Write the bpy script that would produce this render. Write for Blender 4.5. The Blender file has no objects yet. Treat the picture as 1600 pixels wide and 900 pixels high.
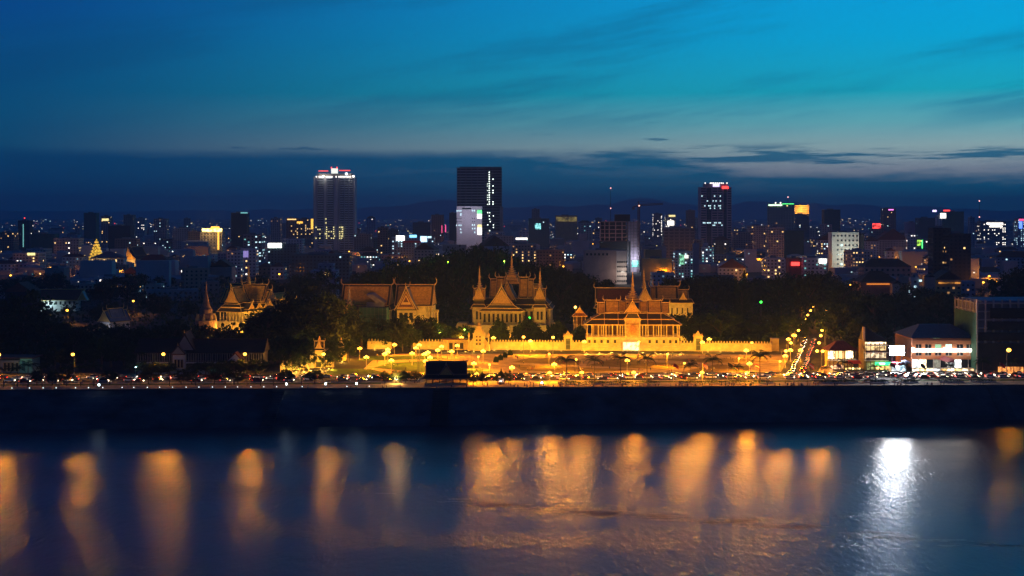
import bpy, bmesh, math, random
from mathutils import Vector, Matrix, noise as mnoise
random.seed(7)
PI = math.pi
S = bpy.context.scene
COL = S.collection

# ---------------------------------------------------------------- camera, sky, exposure
F, HOR, H = 2222.0, 333.0, 78.0          # lens constant, horizon row, eye height (m)
cam = bpy.data.cameras.new('camera'); camo = bpy.data.objects.new('camera', cam); COL.objects.link(camo)
cam.lens = 50; cam.sensor_width = 36; cam.shift_y = -(450 - HOR) / 1600
cam.clip_start = 1; cam.clip_end = 90000
camo.location = (0, 0, H); camo.rotation_euler = (PI / 2, 0, 0)
S.camera = camo
S.view_settings.view_transform = 'Standard'; S.view_settings.look = 'None'
S.view_settings.exposure = 0; S.view_settings.gamma = 1
S.cycles.use_denoising = True; S.cycles.denoising_prefilter = 'ACCURATE'
S.cycles.max_bounces = 5; S.cycles.diffuse_bounces = 2; S.cycles.glossy_bounces = 3
S.cycles.volume_bounces = 0; S.cycles.transmission_bounces = 2; S.cycles.transparent_max_bounces = 4
S.cycles.sample_clamp_indirect = 4
S.cycles.caustics_reflective = False; S.cycles.caustics_refractive = False

W_ = bpy.data.worlds.new('World'); S.world = W_; W_.use_nodes = True
nt = W_.node_tree; nt.nodes.clear()
class NG:                                  # tiny node-math helper
    def __init__(s, t): s.t = t
    def n(s, k, **kw):
        x = s.t.nodes.new(k)
        for a, b in kw.items(): setattr(x, a, b)
        return x
    def put(s, sock, v):
        if hasattr(v, 'is_output') or isinstance(v, bpy.types.NodeSocket): s.t.links.new(v, sock)
        else: sock.default_value = v
    def m(s, op, a, b=0.0, c=0.0):
        x = s.n('ShaderNodeMath', operation=op); s.put(x.inputs[0], a); s.put(x.inputs[1], b); s.put(x.inputs[2], c); return x.outputs[0]
    def ss(s, v, lo, hi, o0=0.0, o1=1.0):  # smoothstep
        x = s.n('ShaderNodeMapRange', interpolation_type='SMOOTHSTEP'); s.put(x.inputs[0], v)
        for i, q in enumerate((lo, hi, o0, o1)): s.put(x.inputs[i + 1], q)
        return x.outputs[0]
    def xyz(s, x, y, z):
        c = s.n('ShaderNodeCombineXYZ'); s.put(c.inputs[0], x); s.put(c.inputs[1], y); s.put(c.inputs[2], z); return c.outputs[0]
    def noise(s, vec, scale, detail=4, rough=.55):
        x = s.n('ShaderNodeTexNoise'); s.put(x.inputs['Vector'], vec); x.inputs['Scale'].default_value = scale
        x.inputs['Detail'].default_value = detail; x.inputs['Roughness'].default_value = rough; return x.outputs[0]
    def mix(s, f, a, b):
        x = s.n('ShaderNodeMix', data_type='RGBA'); s.put(x.inputs[0], f); s.put(x.inputs[6], a); s.put(x.inputs[7], b); return x.outputs[2]
    def ramp(s, v, stops):
        x = s.n('ShaderNodeValToRGB'); s.put(x.inputs[0], v); r = x.color_ramp
        while len(r.elements) < len(stops): r.elements.new(.5)
        for el, (p, c) in zip(r.elements, stops): el.position = p; el.color = (*c, 1)
        return x.outputs[0]
g = NG(nt)
tc = g.n('ShaderNodeTexCoord'); sep = g.n('ShaderNodeSeparateXYZ'); nt.links.new(tc.outputs['Generated'], sep.inputs[0])
dx, dy, dz = sep.outputs
glow = g.ss(g.m('ADD', g.m('MULTIPLY', dx, math.sin(.80)), g.m('MULTIPLY', dy, math.cos(.80))), .38, .97)
zz = g.m('SQRT', g.m('MAXIMUM', dz, 0.0))        # sqrt spreads the low sky over the ramp
P_ = lambda e: math.sqrt(e)
left = g.ramp(zz, [(0, (.001, .036, .11)), (P_(.045), (.001, .078, .19)), (P_(.07), (.001, .082, .21)), (P_(.11), (.001, .074, .235)), (P_(.15), (.001, .060, .265)), (P_(.4), (.002, .013, .105)), (1, (.001, .008, .045))])
right = g.ramp(zz, [(0, (.004, .085, .19)), (P_(.030), (.36, .43, .52)), (P_(.046), (.40, .60, .62)), (P_(.062), (.17, .56, .63)), (P_(.083), (.010, .48, .64)), (P_(.12), (.001, .45, .80)), (P_(.15), (.001, .42, .84)), (P_(.4), (.004, .060, .27)), (1, (.001, .008, .06))])
skyc = g.mix(glow, left, right)
nv = lambda k, kz: g.xyz(g.m('MULTIPLY', dx, k), g.m('MULTIPLY', dy, k), g.m('MULTIPLY', dz, kz))
# thin high cirrus, drawn out along a slant
sl = g.m('SUBTRACT', dz, g.m('MULTIPLY', dx, .16))
n2 = g.noise(g.xyz(g.m('MULTIPLY', dx, 3.4), g.m('MULTIPLY', dy, 3.4), g.m('MULTIPLY', sl, 34)), 1.0, 6, .62)
cir = g.m('MULTIPLY', g.ss(n2, .46, .64), g.ss(dz, .045, .075))
cir = g.m('MULTIPLY', cir, g.ss(dx, -.45, .15, .25, .75))
skyc = g.mix(g.m('MULTIPLY', cir, .70), skyc, g.mix(glow, (.001, .045, .15, 1), (.004, .20, .40, 1)))
bankc = g.mix(g.ss(dz, 0, .035), g.mix(glow, (.001, .052, .145, 1), (.003, .155, .29, 1)), g.mix(glow, (.001, .054, .160, 1), (.004, .165, .31, 1)))
n1 = g.noise(nv(5, 55), 1.0, 5, .6)
n1b = g.noise(nv(16, 130), 1.0, 5, .65)
edge = g.m('ADD', g.ss(dx, .09, .17, .0425, .0275), g.m('ADD', g.m('MULTIPLY', g.m('SUBTRACT', n1, .5), g.ss(dx, -.1, .1, .008, .022)), g.m('MULTIPLY', g.m('SUBTRACT', n1b, .5), g.ss(dx, -.1, .1, .003, .018))))
nh = g.noise(nv(9, 60), 1.0, 6, .65)
bank = g.m('MULTIPLY', g.ss(g.m('SUBTRACT', edge, dz), g.m('MULTIPLY', g.ss(dx, -.25, .1, .9, 1.2), -.0045), g.m('ADD', .0020, g.m('MULTIPLY', nh, .0075))), g.m('SUBTRACT', 1.0, g.m('MULTIPLY', g.m('MULTIPLY', g.ss(nh, .50, .66), g.ss(g.m('SUBTRACT', edge, dz), .020, .004)), .45)))
n3 = g.noise(nv(6.5, 110), 1.0, 8, .68)
stre = g.m('MULTIPLY', g.ss(n3, .51, .60), g.m('MULTIPLY', g.ss(dz, .024, .034), g.ss(dz, .050, .043)))
stre = g.m('MULTIPLY', stre, g.ss(dx, .0, .08))
n4 = g.noise(nv(11, 130), 1.0, 7, .66)
smal = g.m('MULTIPLY', g.ss(n4, .61, .67), g.m('MULTIPLY', g.ss(dz, .036, .045), g.ss(dz, .075, .055)))
cl = g.m('MAXIMUM', bank, g.m('MAXIMUM', g.m('MULTIPLY', stre, .9), g.m('MULTIPLY', smal, .75)))
skyc = g.mix(cl, skyc, bankc)
n5 = g.noise(nv(2.5, 80), 1.0, 4, .6)        # faint paler bars low in the bank
skyc = g.mix(g.m('MULTIPLY', g.m('MULTIPLY', g.ss(n5, .52, .68), bank), g.m('MULTIPLY', glow, .28)), skyc, (.10, .17, .25, 1))
bg = g.n('ShaderNodeBackground'); nt.links.new(skyc, bg.inputs[0]); bg.inputs[1].default_value = 1.0
wo = g.n('ShaderNodeOutputWorld'); nt.links.new(bg.outputs[0], wo.inputs[0])

# ---------------------------------------------------------------- materials
MAT = {}
def mat(name, col, rough=.8, var=.22, scale=.6, metal=0, spec=.3, bump=0):
    if name in MAT: return MAT[name]
    m = bpy.data.materials.new(name); m.use_nodes = True; t = m.node_tree; b = t.nodes['Principled BSDF']; q = NG(t)
    tcn = q.n('ShaderNodeTexCoord')
    nz = q.noise(tcn.outputs['Object'], scale, 5, .6)
    if var:
        lo = tuple(c * (1 - var) for c in col); hi = tuple(min(1, c * (1 + var)) for c in col)
        t.links.new(q.ramp(nz, [(.3, lo), (.7, hi)]), b.inputs['Base Color'])
    else: b.inputs['Base Color'].default_value = (*col, 1)
    b.inputs['Roughness'].default_value = rough; b.inputs['Metallic'].default_value = metal
    b.inputs['Specular IOR Level'].default_value = spec
    if bump:
        bp = q.n('ShaderNodeBump'); bp.inputs['Strength'].default_value = bump; t.links.new(nz, bp.inputs['Height']); t.links.new(bp.outputs[0], b.inputs['Normal'])
    MAT[name] = m; return m
def emit(name, col, st, sample=False, var=0):
    if name in MAT: return MAT[name]
    m = bpy.data.materials.new(name); m.use_nodes = True; t = m.node_tree; b = t.nodes['Principled BSDF']
    b.inputs['Base Color'].default_value = (*[.5 * c for c in col], 1); b.inputs['Roughness'].default_value = .5
    b.inputs['Emission Color'].default_value = (*col, 1); b.inputs['Emission Strength'].default_value = st
    if var:
        q = NG(t); tcn = q.n('ShaderNodeTexCoord'); nz = q.noise(tcn.outputs['Object'], var, 3, .6)
        t.links.new(q.ss(nz, .38, .66, st * .12, st * 1.3), b.inputs['Emission Strength'])
    m.cycles.emission_sampling = 'AUTO' if sample else 'NONE'
    MAT[name] = m; return m
cream = mat('cream_plaster', (.56, .46, .20), .85, .30, .35)
stone = mat('pale_stone', (.48, .40, .24), .85, .2, .8)
gold = mat('gilded_trim', (.62, .42, .12), .45, .2, 1.2, 0, .5)
tile_o = mat('amber_roof_tile', (.62, .37, .07), .75, .3, .7, 0, .12)
tile_g = mat('dark_green_roof_tile', (.055, .05, .03), .8, .3, 1.6)
tile_r = mat('rust_red_roof_tile', (.13, .045, .028), .7, .3, 1.2)
tile_b = mat('slate_blue_roof', (.07, .09, .13), .6, .25, .8)
tile_gr = mat('grey_tin_roof', (.22, .22, .23), .6, .25, .5)
dark = mat('dark_opening', (.015, .013, .012), .6, 0)
glass = mat('dark_glass', (.012, .016, .02), .15, 0, 1, 0, .5)
wood = mat('dark_timber', (.05, .03, .02), .7, .3, 1.5)
relief = mat('gilt_relief', (.50, .30, .08), .6, .45, 2.6)
asphalt = mat('asphalt', (.06, .056, .052), .9, .25, .15, 0, .08)
paving = mat('granite_paving', (.42, .33, .21), .85, .35, .25, 0, .12)
plaza = mat('plaza_paving', (.42, .31, .16), .9, .35, .2, 0, .08)
trodden = mat('trodden_lawn', (.22, .16, .05), .95, .4, .25, 0, .05)  # brown lamp light put into the colour of the crowd lawns
lawn = mat('mown_lawn', (.07, .115, .02), .95, .4, .3, 0, .05)
cityground = mat('city_ground', (.026, .024, .022), .9, .5, .02)
bankm = mat('river_bank_concrete', (.075, .064, .074), .9, .65, .07)
leafm = mat('dark_leaf', (.024, .050, .012), .8, .45, 4.0, 0, .15)
leafm2 = mat('olive_leaf', (.032, .050, .014), .8, .45, 4.0, 0, .15)
barkm = mat('bark', (.10, .075, .05), .9, .3, 2)
metal = mat('painted_steel', (.16, .16, .16), .5, .15, 2)
polem = mat('cream_lamp_post', (.45, .40, .30), .5, .15, 2)
cranem = mat('rusty_crane_steel', (.16, .07, .05), .7, .3, 1)
net_g = mat('green_scaffold_net', (.03, .10, .075), .9, .35, .25)
net_d = mat('black_scaffold_net', (.022, .030, .032), .9, .35, .25)
white = mat('white_paint', (.72, .70, .68), .7, .12, .2)
kerbm = mat('kerb_stone', (.40, .38, .35), .8, .15, .5)
line_p = mat('road_paint', (.75, .74, .70), .7, .1, 1)
C = {}
for n_, c_ in dict(grey=(.40, .39, .39), dim=(.22, .215, .22), pale=(.60, .59, .57), beige=(.52, .45, .35), pink=(.48, .31, .27), brown=(.25, .165, .125), blue=(.19, .26, .36),
                   teal=(.07, .14, .16), lavender=(.38, .33, .42), ochre=(.46, .34, .14), black=(.035, .035, .04), red=(.30, .07, .05)).items():
    C[n_] = mat(n_ + '_render', c_, .85, .22, .09)
sod = (1.0, .335, .008)
E_sod = emit('sodium_globe', (1, .46, .05), 7)
E_sodS = emit('sodium_street_head', (1, .42, .04), 9)
E_warm = emit('warm_window', (1, .62, .22), 2.2)
E_white = emit('white_window', (1, .93, .82), 3.2)
E_cool = emit('cool_window', (.60, .92, 1), 1.7)
E_cyan = emit('cyan_window', (.25, .75, .72), .8)
E_gold = emit('gold_lights', (1, .52, .07), 1.9)
E_red = emit('red_lights', (1, .05, .04), 3.5)
E_pink = emit('pink_neon', (1, .10, .30), 1.6)
E_blue = emit('blue_neon', (.12, .25, 1), 2.5)
E_green = emit('green_neon', (.10, 1, .22), 2.5)
E_yel = emit('yellow_lights', (1, .84, .34), 1.5)
E_dimw = emit('dim_warm_window', (1, .50, .16), .55)
E_dimc = emit('dim_cool_window', (.4, .75, .95), .35)
E_billb = emit('white_floodlit_board', (.90, .93, 1), 260, True)
E_strip = emit('white_light_strip', (1, .86, .74), 9, True)
E_shop = emit('lit_shop_front', (1, .74, .42), 6.5, True, .45)
E_shopw = emit('white_shop_front', (.85, .97, 1), 5, True, .35)
E_shopg = emit('green_shop_sign', (.03, .85, .25), 2.6, True)
E_stage = emit('white_stage_screen', (.85, 1, .92), 1.2, True, .5)
E_head = emit('headlight_glow', (1, .80, .55), 13)
E_tail = emit('tail_light_glow', (1, .05, .02), 7)
E_greenlamp = emit('green_lamp_glow', (.04, 1, .06), 6)
E_coollamp = emit('cool_white_globe', (.75, .95, 1), 18)

# ---------------------------------------------------------------- mesh helpers
class MB:
    def __init__(s): s.v, s.f = [], []
    def add(s, vs, fs):
        k = len(s.v); s.v += [tuple(p) for p in vs]; s.f += [tuple(i + k for i in f) for f in fs]; return s
    def box(s, x0, x1, y0, y1, z0, z1):
        return s.add([(x0, y0, z0), (x1, y0, z0), (x1, y1, z0), (x0, y1, z0), (x0, y0, z1), (x1, y0, z1), (x1, y1, z1), (x0, y1, z1)],
                     [(3, 2, 1, 0), (4, 5, 6, 7), (0, 1, 5, 4), (1, 2, 6, 5), (2, 3, 7, 6), (3, 0, 4, 7)])
    def frustum(s, cx, cy, z0, z1, a0, b0, a1, b1):   # half sizes below / above
        return s.add([(cx - a0, cy - b0, z0), (cx + a0, cy - b0, z0), (cx + a0, cy + b0, z0), (cx - a0, cy + b0, z0),
                      (cx - a1, cy - b1, z1), (cx + a1, cy - b1, z1), (cx + a1, cy + b1, z1), (cx - a1, cy + b1, z1)],
                     [(3, 2, 1, 0), (4, 5, 6, 7), (0, 1, 5, 4), (1, 2, 6, 5), (2, 3, 7, 6), (3, 0, 4, 7)])
    def bar(s, p, q, w=.3, h=None):
        p, q = Vector(p), Vector(q); h = h or w; d = (q - p)
        if d.length < 1e-6: return s
        d.normalize(); up = Vector((0, 0, 1)) if abs(d.z) < .95 else Vector((0, 1, 0))
        a = d.cross(up).normalized() * w / 2; b = a.cross(d).normalized() * h / 2
        vs = [p - a - b, p + a - b, p + a + b, p - a + b, q - a - b, q + a - b, q + a + b, q - a + b]
        return s.add(vs, [(3, 2, 1, 0), (4, 5, 6, 7), (0, 1, 5, 4), (1, 2, 6, 5), (2, 3, 7, 6), (3, 0, 4, 7)])
    def tube(s, pts, rs, n=6):
        pts = [Vector(p) for p in pts]; k = len(s.v); up = Vector((.13, .97, .2)).normalized()
        for i, p in enumerate(pts):
            d = (pts[min(i + 1, len(pts) - 1)] - pts[max(i - 1, 0)]).normalized()
            a = d.cross(up); a = a.normalized() if a.length > 1e-3 else Vector((1, 0, 0)); b = d.cross(a)
            r = rs[i] if hasattr(rs, '__len__') else rs
            s.v += [tuple(p + (a * math.cos(t) + b * math.sin(t)) * r) for t in [2 * PI * j / n for j in range(n)]]
        for i in range(len(pts) - 1):
            for j in range(n):
                s.f.append((k + i * n + j, k + i * n + (j + 1) % n, k + (i + 1) * n + (j + 1) % n, k + (i + 1) * n + j))
        s.f.append(tuple(k + j for j in range(n))[::-1]); s.f.append(tuple(k + (len(pts) - 1) * n + j for j in range(n)))
        return s
    def lathe(s, cx, cy, prof, n=8, rot=0.0):
        k = len(s.v)
        for r, z in prof: s.v += [(cx + r * math.cos(rot + 2 * PI * j / n), cy + r * math.sin(rot + 2 * PI * j / n), z) for j in range(n)]
        for i in range(len(prof) - 1):
            for j in range(n): s.f.append((k + i * n + j, k + i * n + (j + 1) % n, k + (i + 1) * n + (j + 1) % n, k + (i + 1) * n + j))
        s.f.append(tuple(k + j for j in range(n))[::-1]); s.f.append(tuple(k + (len(prof) - 1) * n + j for j in range(n)))
        return s
    def ball(s, c, r, n=7, m=5, sz=1):
        return s.lathe(c[0], c[1], [(max(.02, r * math.sin(PI * i / m)), c[2] - r * sz * math.cos(PI * i / m)) for i in range(m + 1)], n)
    def prism(s, poly, y0, y1):                       # polygon in x,z extruded along y
        n = len(poly); vs = [(x, y0, z) for x, z in poly] + [(x, y1, z) for x, z in poly]
        return s.add(vs, [tuple(range(n)), tuple(range(2 * n - 1, n - 1, -1))] + [(i, i + n, (i + 1) % n + n, (i + 1) % n) for i in range(n)])
    def sheet(s, poly, z):
        return s.add([(x, y, z) for x, y in poly], [tuple(range(len(poly)))])
    def mesh(s, name, m):
        me = bpy.data.meshes.new(name); me.from_pydata(s.v, [], s.f); me.update()
        for mm in (m if isinstance(m, (list, tuple)) else [m]): me.materials.append(mm)
        return me
    def build(s, name, m, parent=None, **kw):
        return obj(name, s.mesh(name, m), parent, **kw)
def obj(name, me, parent=None, loc=None, rz=None, kind=None, label=None, scale=None):
    o = bpy.data.objects.new(name, me); COL.objects.link(o)
    if parent: o.parent = parent
    if loc: o.location = loc
    if rz: o.rotation_euler.z = rz
    if scale: o.scale = scale
    if kind: o['kind'] = kind
    if label: o['label'] = label
    return o
def tag(o, label, cat, group=None):
    o['label'] = label; o['category'] = cat
    if group: o['group'] = group
    return o
def T(name, label, cat, x, y, z=0, rz=0, group=None, scale=None):
    o = bpy.data.objects.new(name, None); COL.objects.link(o); o.location = (x, y, z); o.rotation_euler.z = rz
    if scale: o.scale = scale
    return tag(o, label, cat, group)
def copy_tree(o, parent=None):
    c = o.copy(); COL.objects.link(c)
    if parent: c.parent = parent
    for ch in list(o.children): copy_tree(ch, c)
    return c
def dup(root, x, y, z=0, rz=0, label=None, group=None, scale=None):
    c = copy_tree(root); c.location = (x, y, z); c.rotation_euler.z = rz
    if label: c['label'] = label
    if group: c['group'] = group
    if scale: c.scale = scale
    return c
def structure(name, mb, m): return mb.build(name, m, kind='structure')
def point(parent, z, power, col, r=.7, x=0, y=0, data={}):
    key = (power, col, r)
    if key not in data:
        l = bpy.data.lights.new('lamp_light', 'POINT'); l.energy = power; l.color = col; l.shadow_soft_size = r; data[key] = l
    o = bpy.data.objects.new('lamp_light', data[key]); COL.objects.link(o); o.parent = parent; o.location = (x, y, z); return o
sc_ = lambda Y: Y / F
X_ = lambda px, Y: (px - 800) * Y / F          # where a thing seen at that column stands, at depth Y
Z_ = lambda py, Y: H - (py - HOR) * Y / F
Yg = lambda py, z=0: F * (H - z) / (py - HOR)  # depth of a point z above the ground plane
EDGE = lambda x: 632 + .042 * x                # the river-side edge of the promenade
# ---------------------------------------------------------------- setting: water, bank, ground, roads, lawns
WZ = -12.2
def water_mat():
    m = bpy.data.materials.new('river_water'); m.use_nodes = True; t = m.node_tree; b = t.nodes['Principled BSDF']; q = NG(t)
    tcn = q.n('ShaderNodeTexCoord'); sp = q.n('ShaderNodeSeparateXYZ'); t.links.new(tcn.outputs['Object'], sp.inputs[0])
    x, y, z = sp.outputs
    # short wind ripples, and broad bands of calm and ruffled water
    n1 = q.noise(q.xyz(q.m('MULTIPLY', x, .42), q.m('MULTIPLY', y, .17), 0.0), 1.0, 5, .62)
    n2 = q.noise(q.xyz(q.m('MULTIPLY', x, .012), q.m('MULTIPLY', y, .04), 0.0), 1.0, 4, .6)
    ruff = q.ss(n2, .44, .62)
    line = q.m('SUBTRACT', y, q.m('ADD', q.m('MULTIPLY', x, -.40), q.m('ADD', 428.0, q.m('MULTIPLY', q.noise(q.xyz(q.m('MULTIPLY', x, .02), 0.0, 0.0), 1.0, 3), 22.0))))
    wl = q.m('MULTIPLY', q.m('MULTIPLY', q.ss(x, -90.0, 10.0), q.ss(q.m('ABSOLUTE', line), 9.0, 2.0)), q.ss(q.noise(q.xyz(q.m('MULTIPLY', x, .05), q.m('MULTIPLY', y, .16), 3.0), 1.0, 5, .65), .46, .58))
    bp = q.n('ShaderNodeBump'); bp.inputs['Distance'].default_value = .7
    t.links.new(q.m('ADD', .34, q.m('ADD', q.m('MULTIPLY', ruff, .30), q.m('MULTIPLY', wl, .4))), bp.inputs['Strength']); t.links.new(n1, bp.inputs['Height'])
    def setup(bs, r0, rw):
        bs.inputs['Base Color'].default_value = (.003, .008, .024, 1); bs.inputs['IOR'].default_value = 1.33; bs.inputs['Specular IOR Level'].default_value = .42
        pass
        t.links.new(q.m('ADD', r0, q.m('ADD', q.m('MULTIPLY', ruff, .03), q.m('MULTIPLY', wl, rw))), bs.inputs['Roughness']); t.links.new(bp.outputs[0], bs.inputs['Normal'])
    b2 = q.n('ShaderNodeBsdfPrincipled'); b3 = q.n('ShaderNodeBsdfPrincipled'); setup(b, .17, .28); setup(b2, .35, .14); setup(b3, .10, .32)
    m3 = q.n('ShaderNodeMixShader'); m3.inputs[0].default_value = .5; t.links.new(b.outputs[0], m3.inputs[1]); t.links.new(b3.outputs[0], m3.inputs[2])
    mx = q.n('ShaderNodeMixShader'); mx.inputs[0].default_value = .42
    t.links.new(m3.outputs[0], mx.inputs[1]); t.links.new(b2.outputs[0], mx.inputs[2]); t.links.new(mx.outputs[0], t.nodes['Material Output'].inputs['Surface'])
    return m
structure('river_water', MB().sheet([(-4000, -1500), (4000, -1500), (4000, 760), (-4000, 640)], WZ), water_mat())
# the bank: courses of concrete, each set back behind a narrow ledge
def edge_pts(x): return (x, EDGE(x))
mb = MB(); N = 7; xs = [-3500, -700, -330, -220, -110, 0, 110, 220, 330, 700, 3500]
foot = lambda x: 606 + .072 * max(-330, min(330, x)) + .042 * (x - max(-330, min(330, x))) - 2
prof = []
for i in range(N + 1):
    f = i / N; prof.append((f, f)); 
    if i < N: prof.append((f + .012, f + 0.0))
rows = []
for k in range(N):
    t0, t1 = k / N, (k + 1) / N
    rows.append((t0 + .02, t0)); rows.append((t1, t1 + .0))
rows.append((1.0, 1.0))
vs, fs = [], []
for (s_, hgt) in rows:
    for x in xs:
        y0, y1 = foot(x), EDGE(x) + .3
        vs.append((x, y0 + (y1 - y0) * s_, (WZ - .6) + (0 - WZ + .6) * hgt))
nx = len(xs)
for r in range(len(rows) - 1):
    for i in range(nx - 1): fs.append((r * nx + i, r * nx + i + 1, (r + 1) * nx + i + 1, (r + 1) * nx + i))
structure('river_bank', MB().add(vs, fs), bankm)
# flights of steps down the bank
for px_, w in ((437, 5), (690, 7), (1390, 4), (1565, 6)):
    xx = X_(px_, 630); mb = MB(); y0, y1 = foot(xx), EDGE(xx); n = 22
    for i in range(n):
        a, b = i / n, (i + 1) / n
        mb.box(xx - w / 2, xx + w / 2, y0 + (y1 - y0) * a - .5, y1, WZ + (-WZ) * a, WZ + (-WZ) * b + .08)
    structure('bank_steps', mb, C['black'] if px_ == 690 else bankm)
structure('ground', MB().add([(x, EDGE(x) + .3, 0) for x in (-3500, 3500)] + [(13000, 24500, 0), (-13000, 24500, 0)], [(0, 1, 2, 3)]), cityground)
def strip(name, y0, y1, z, m, x0=-900, x1=900):       # a band running along the river
    return structure(name, MB().add([(x0, EDGE(x0) + y0, z), (x1, EDGE(x1) + y0, z), (x1, EDGE(x1) + y1, z), (x0, EDGE(x0) + y1, z)], [(0, 1, 2, 3)]), m)
strip('promenade_paving', .6, 27, .004, paving)
strip('quay_road', 28.6, 49.5, .004, asphalt)
for y0 in (27, 49.5):
    mb = MB()
    for x in range(-600, 600, 60):
        mb.bar((x, EDGE(x) + y0 + .8, .07), (x + 60, EDGE(x + 60) + y0 + .8, .07), 1.4, .15)
    structure('kerb', mb, kerbm)
mb = MB()
for x in range(-420, 420, 8):
    for y in (35.5, 42.5): mb.add([(x, EDGE(x) + y, .009), (x + 3, EDGE(x + 3) + y, .009), (x + 3, EDGE(x + 3) + y + .18, .009), (x, EDGE(x) + y + .18, .009)], [(0, 1, 2, 3)])
structure('road_marking', mb, line_p)
# parapet along the edge of the bank
mb = MB()
for x in range(-420, 420, 30):
    mb.bar((x, EDGE(x) + .35, .32), (x + 30, EDGE(x + 30) + .35, .32), .5, .64)
tag(mb.build('parapet', bankm), 'low concrete parapet along the top of the river bank', 'parapet')
# park lawns, plaza and the palace road
def patch(name, pts, z, m): structure(name, MB().sheet([(X_(a, Yg(b)), Yg(b)) for a, b in pts], z), m)
patch('plaza_ground', [(560, 583.5), (1262, 581), (1275, 551), (640, 551), (590, 556)], .004, plaza)
patch('palace_road', [(560, 552.2), (1270, 554.2), (1262, 549.8), (560, 547.5)], .008, asphalt)
for nm, pts in (('park_lawn', [(556, 564), (700, 560.5), (668, 556), (570, 556.5)]), ('park_lawn', [(505, 585), (612, 585), (578, 576.5), (520, 576)]),
                ('park_lawn', [(583, 574.5), (655, 582), (752, 574), (690, 563), (610, 567)]), ('park_lawn', [(640, 585), (755, 584.5), (755, 577), (675, 582)]),
                ('park_lawn', [(800, 566), (905, 571), (905, 561), (830, 558.5)]), ('park_lawn', [(815, 579), (910, 583), (1000, 577), (905, 574), (800, 569)]),
                ('park_lawn', [(915, 571), (1040, 578), (1100, 572), (960, 560.5)]), ('park_lawn', [(1060, 581.5), (1170, 582), (1170, 572), (1120, 569)]),
                ('park_lawn', [(990, 560.5), (1120, 567), (1200, 566), (1160, 560)])):
    patch(nm, pts, .012, trodden if pts[0][0] >= 800 else lawn)
Yv = lambda v: 674 + v
sx = lambda y: 135 + .245 * (y - 674)
structure('palace_side_street', MB().add([(sx(684) - 9, 684, .013), (sx(684) + 11, 684, .013), (sx(1300) + 8, 1300, .013), (sx(1300) - 6, 1300, .013)], [(0, 1, 2, 3)]), asphalt)
# garden and lawn strips on the promenade
for a, b in ((-420, -60), (60, 420)):
    strip('promenade_lawn', 20, 25.5, .014, lawn, a, b)
# hills on the horizon
def hills():
    mb = MB(); vs, fs = [], []; nx, ny = 160, 7; Yh = 22800
    peaks = [(690, 300, 62, 22), (620, 318, 60, 9), (745, 312, 50, 10), (1005, 295, 58, 24), (940, 310, 60, 12), (1075, 304, 60, 14), (1185, 300, 55, 20), (1255, 302, 60, 18), (1330, 308, 70, 13), (1420, 316, 90, 8), (470, 326, 120, 4), (850, 312, 60, 10)]
    for j in range(ny):
        for i in range(nx):
            px = -150 + 1900 * i / (nx - 1); top = 0
            for c, _, w, hgt in peaks: top = max(top, hgt * math.exp(-((px - c) / w) ** 2) * .9)
            top = top * 1.0 + 4 + 3 * mnoise.noise((px * .03, 1.7, 0)) + 1.2 * mnoise.noise((px * .11, 4, 0))
            d = j / (ny - 1); prof = math.sin(PI * min(1, d * .5 + 0)) if d < 1 else 1
            Y = Yh - 1800 + 1800 * d
            z = 78 + top * Yh / F * .9
            vs.append((X_(px, Yh), Y, max(-.5, z * math.sin(PI / 2 * d) ** .8 if d > 0 else -.5)))
    for j in range(ny - 1):
        for i in range(nx - 1): fs.append((j * nx + i, j * nx + i + 1, (j + 1) * nx + i + 1, (j + 1) * nx + i))
    structure('hills', MB().add(vs, fs), mat('forest_hill', (.03, .045, .035), .95, .3, .002))
hills()

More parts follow.
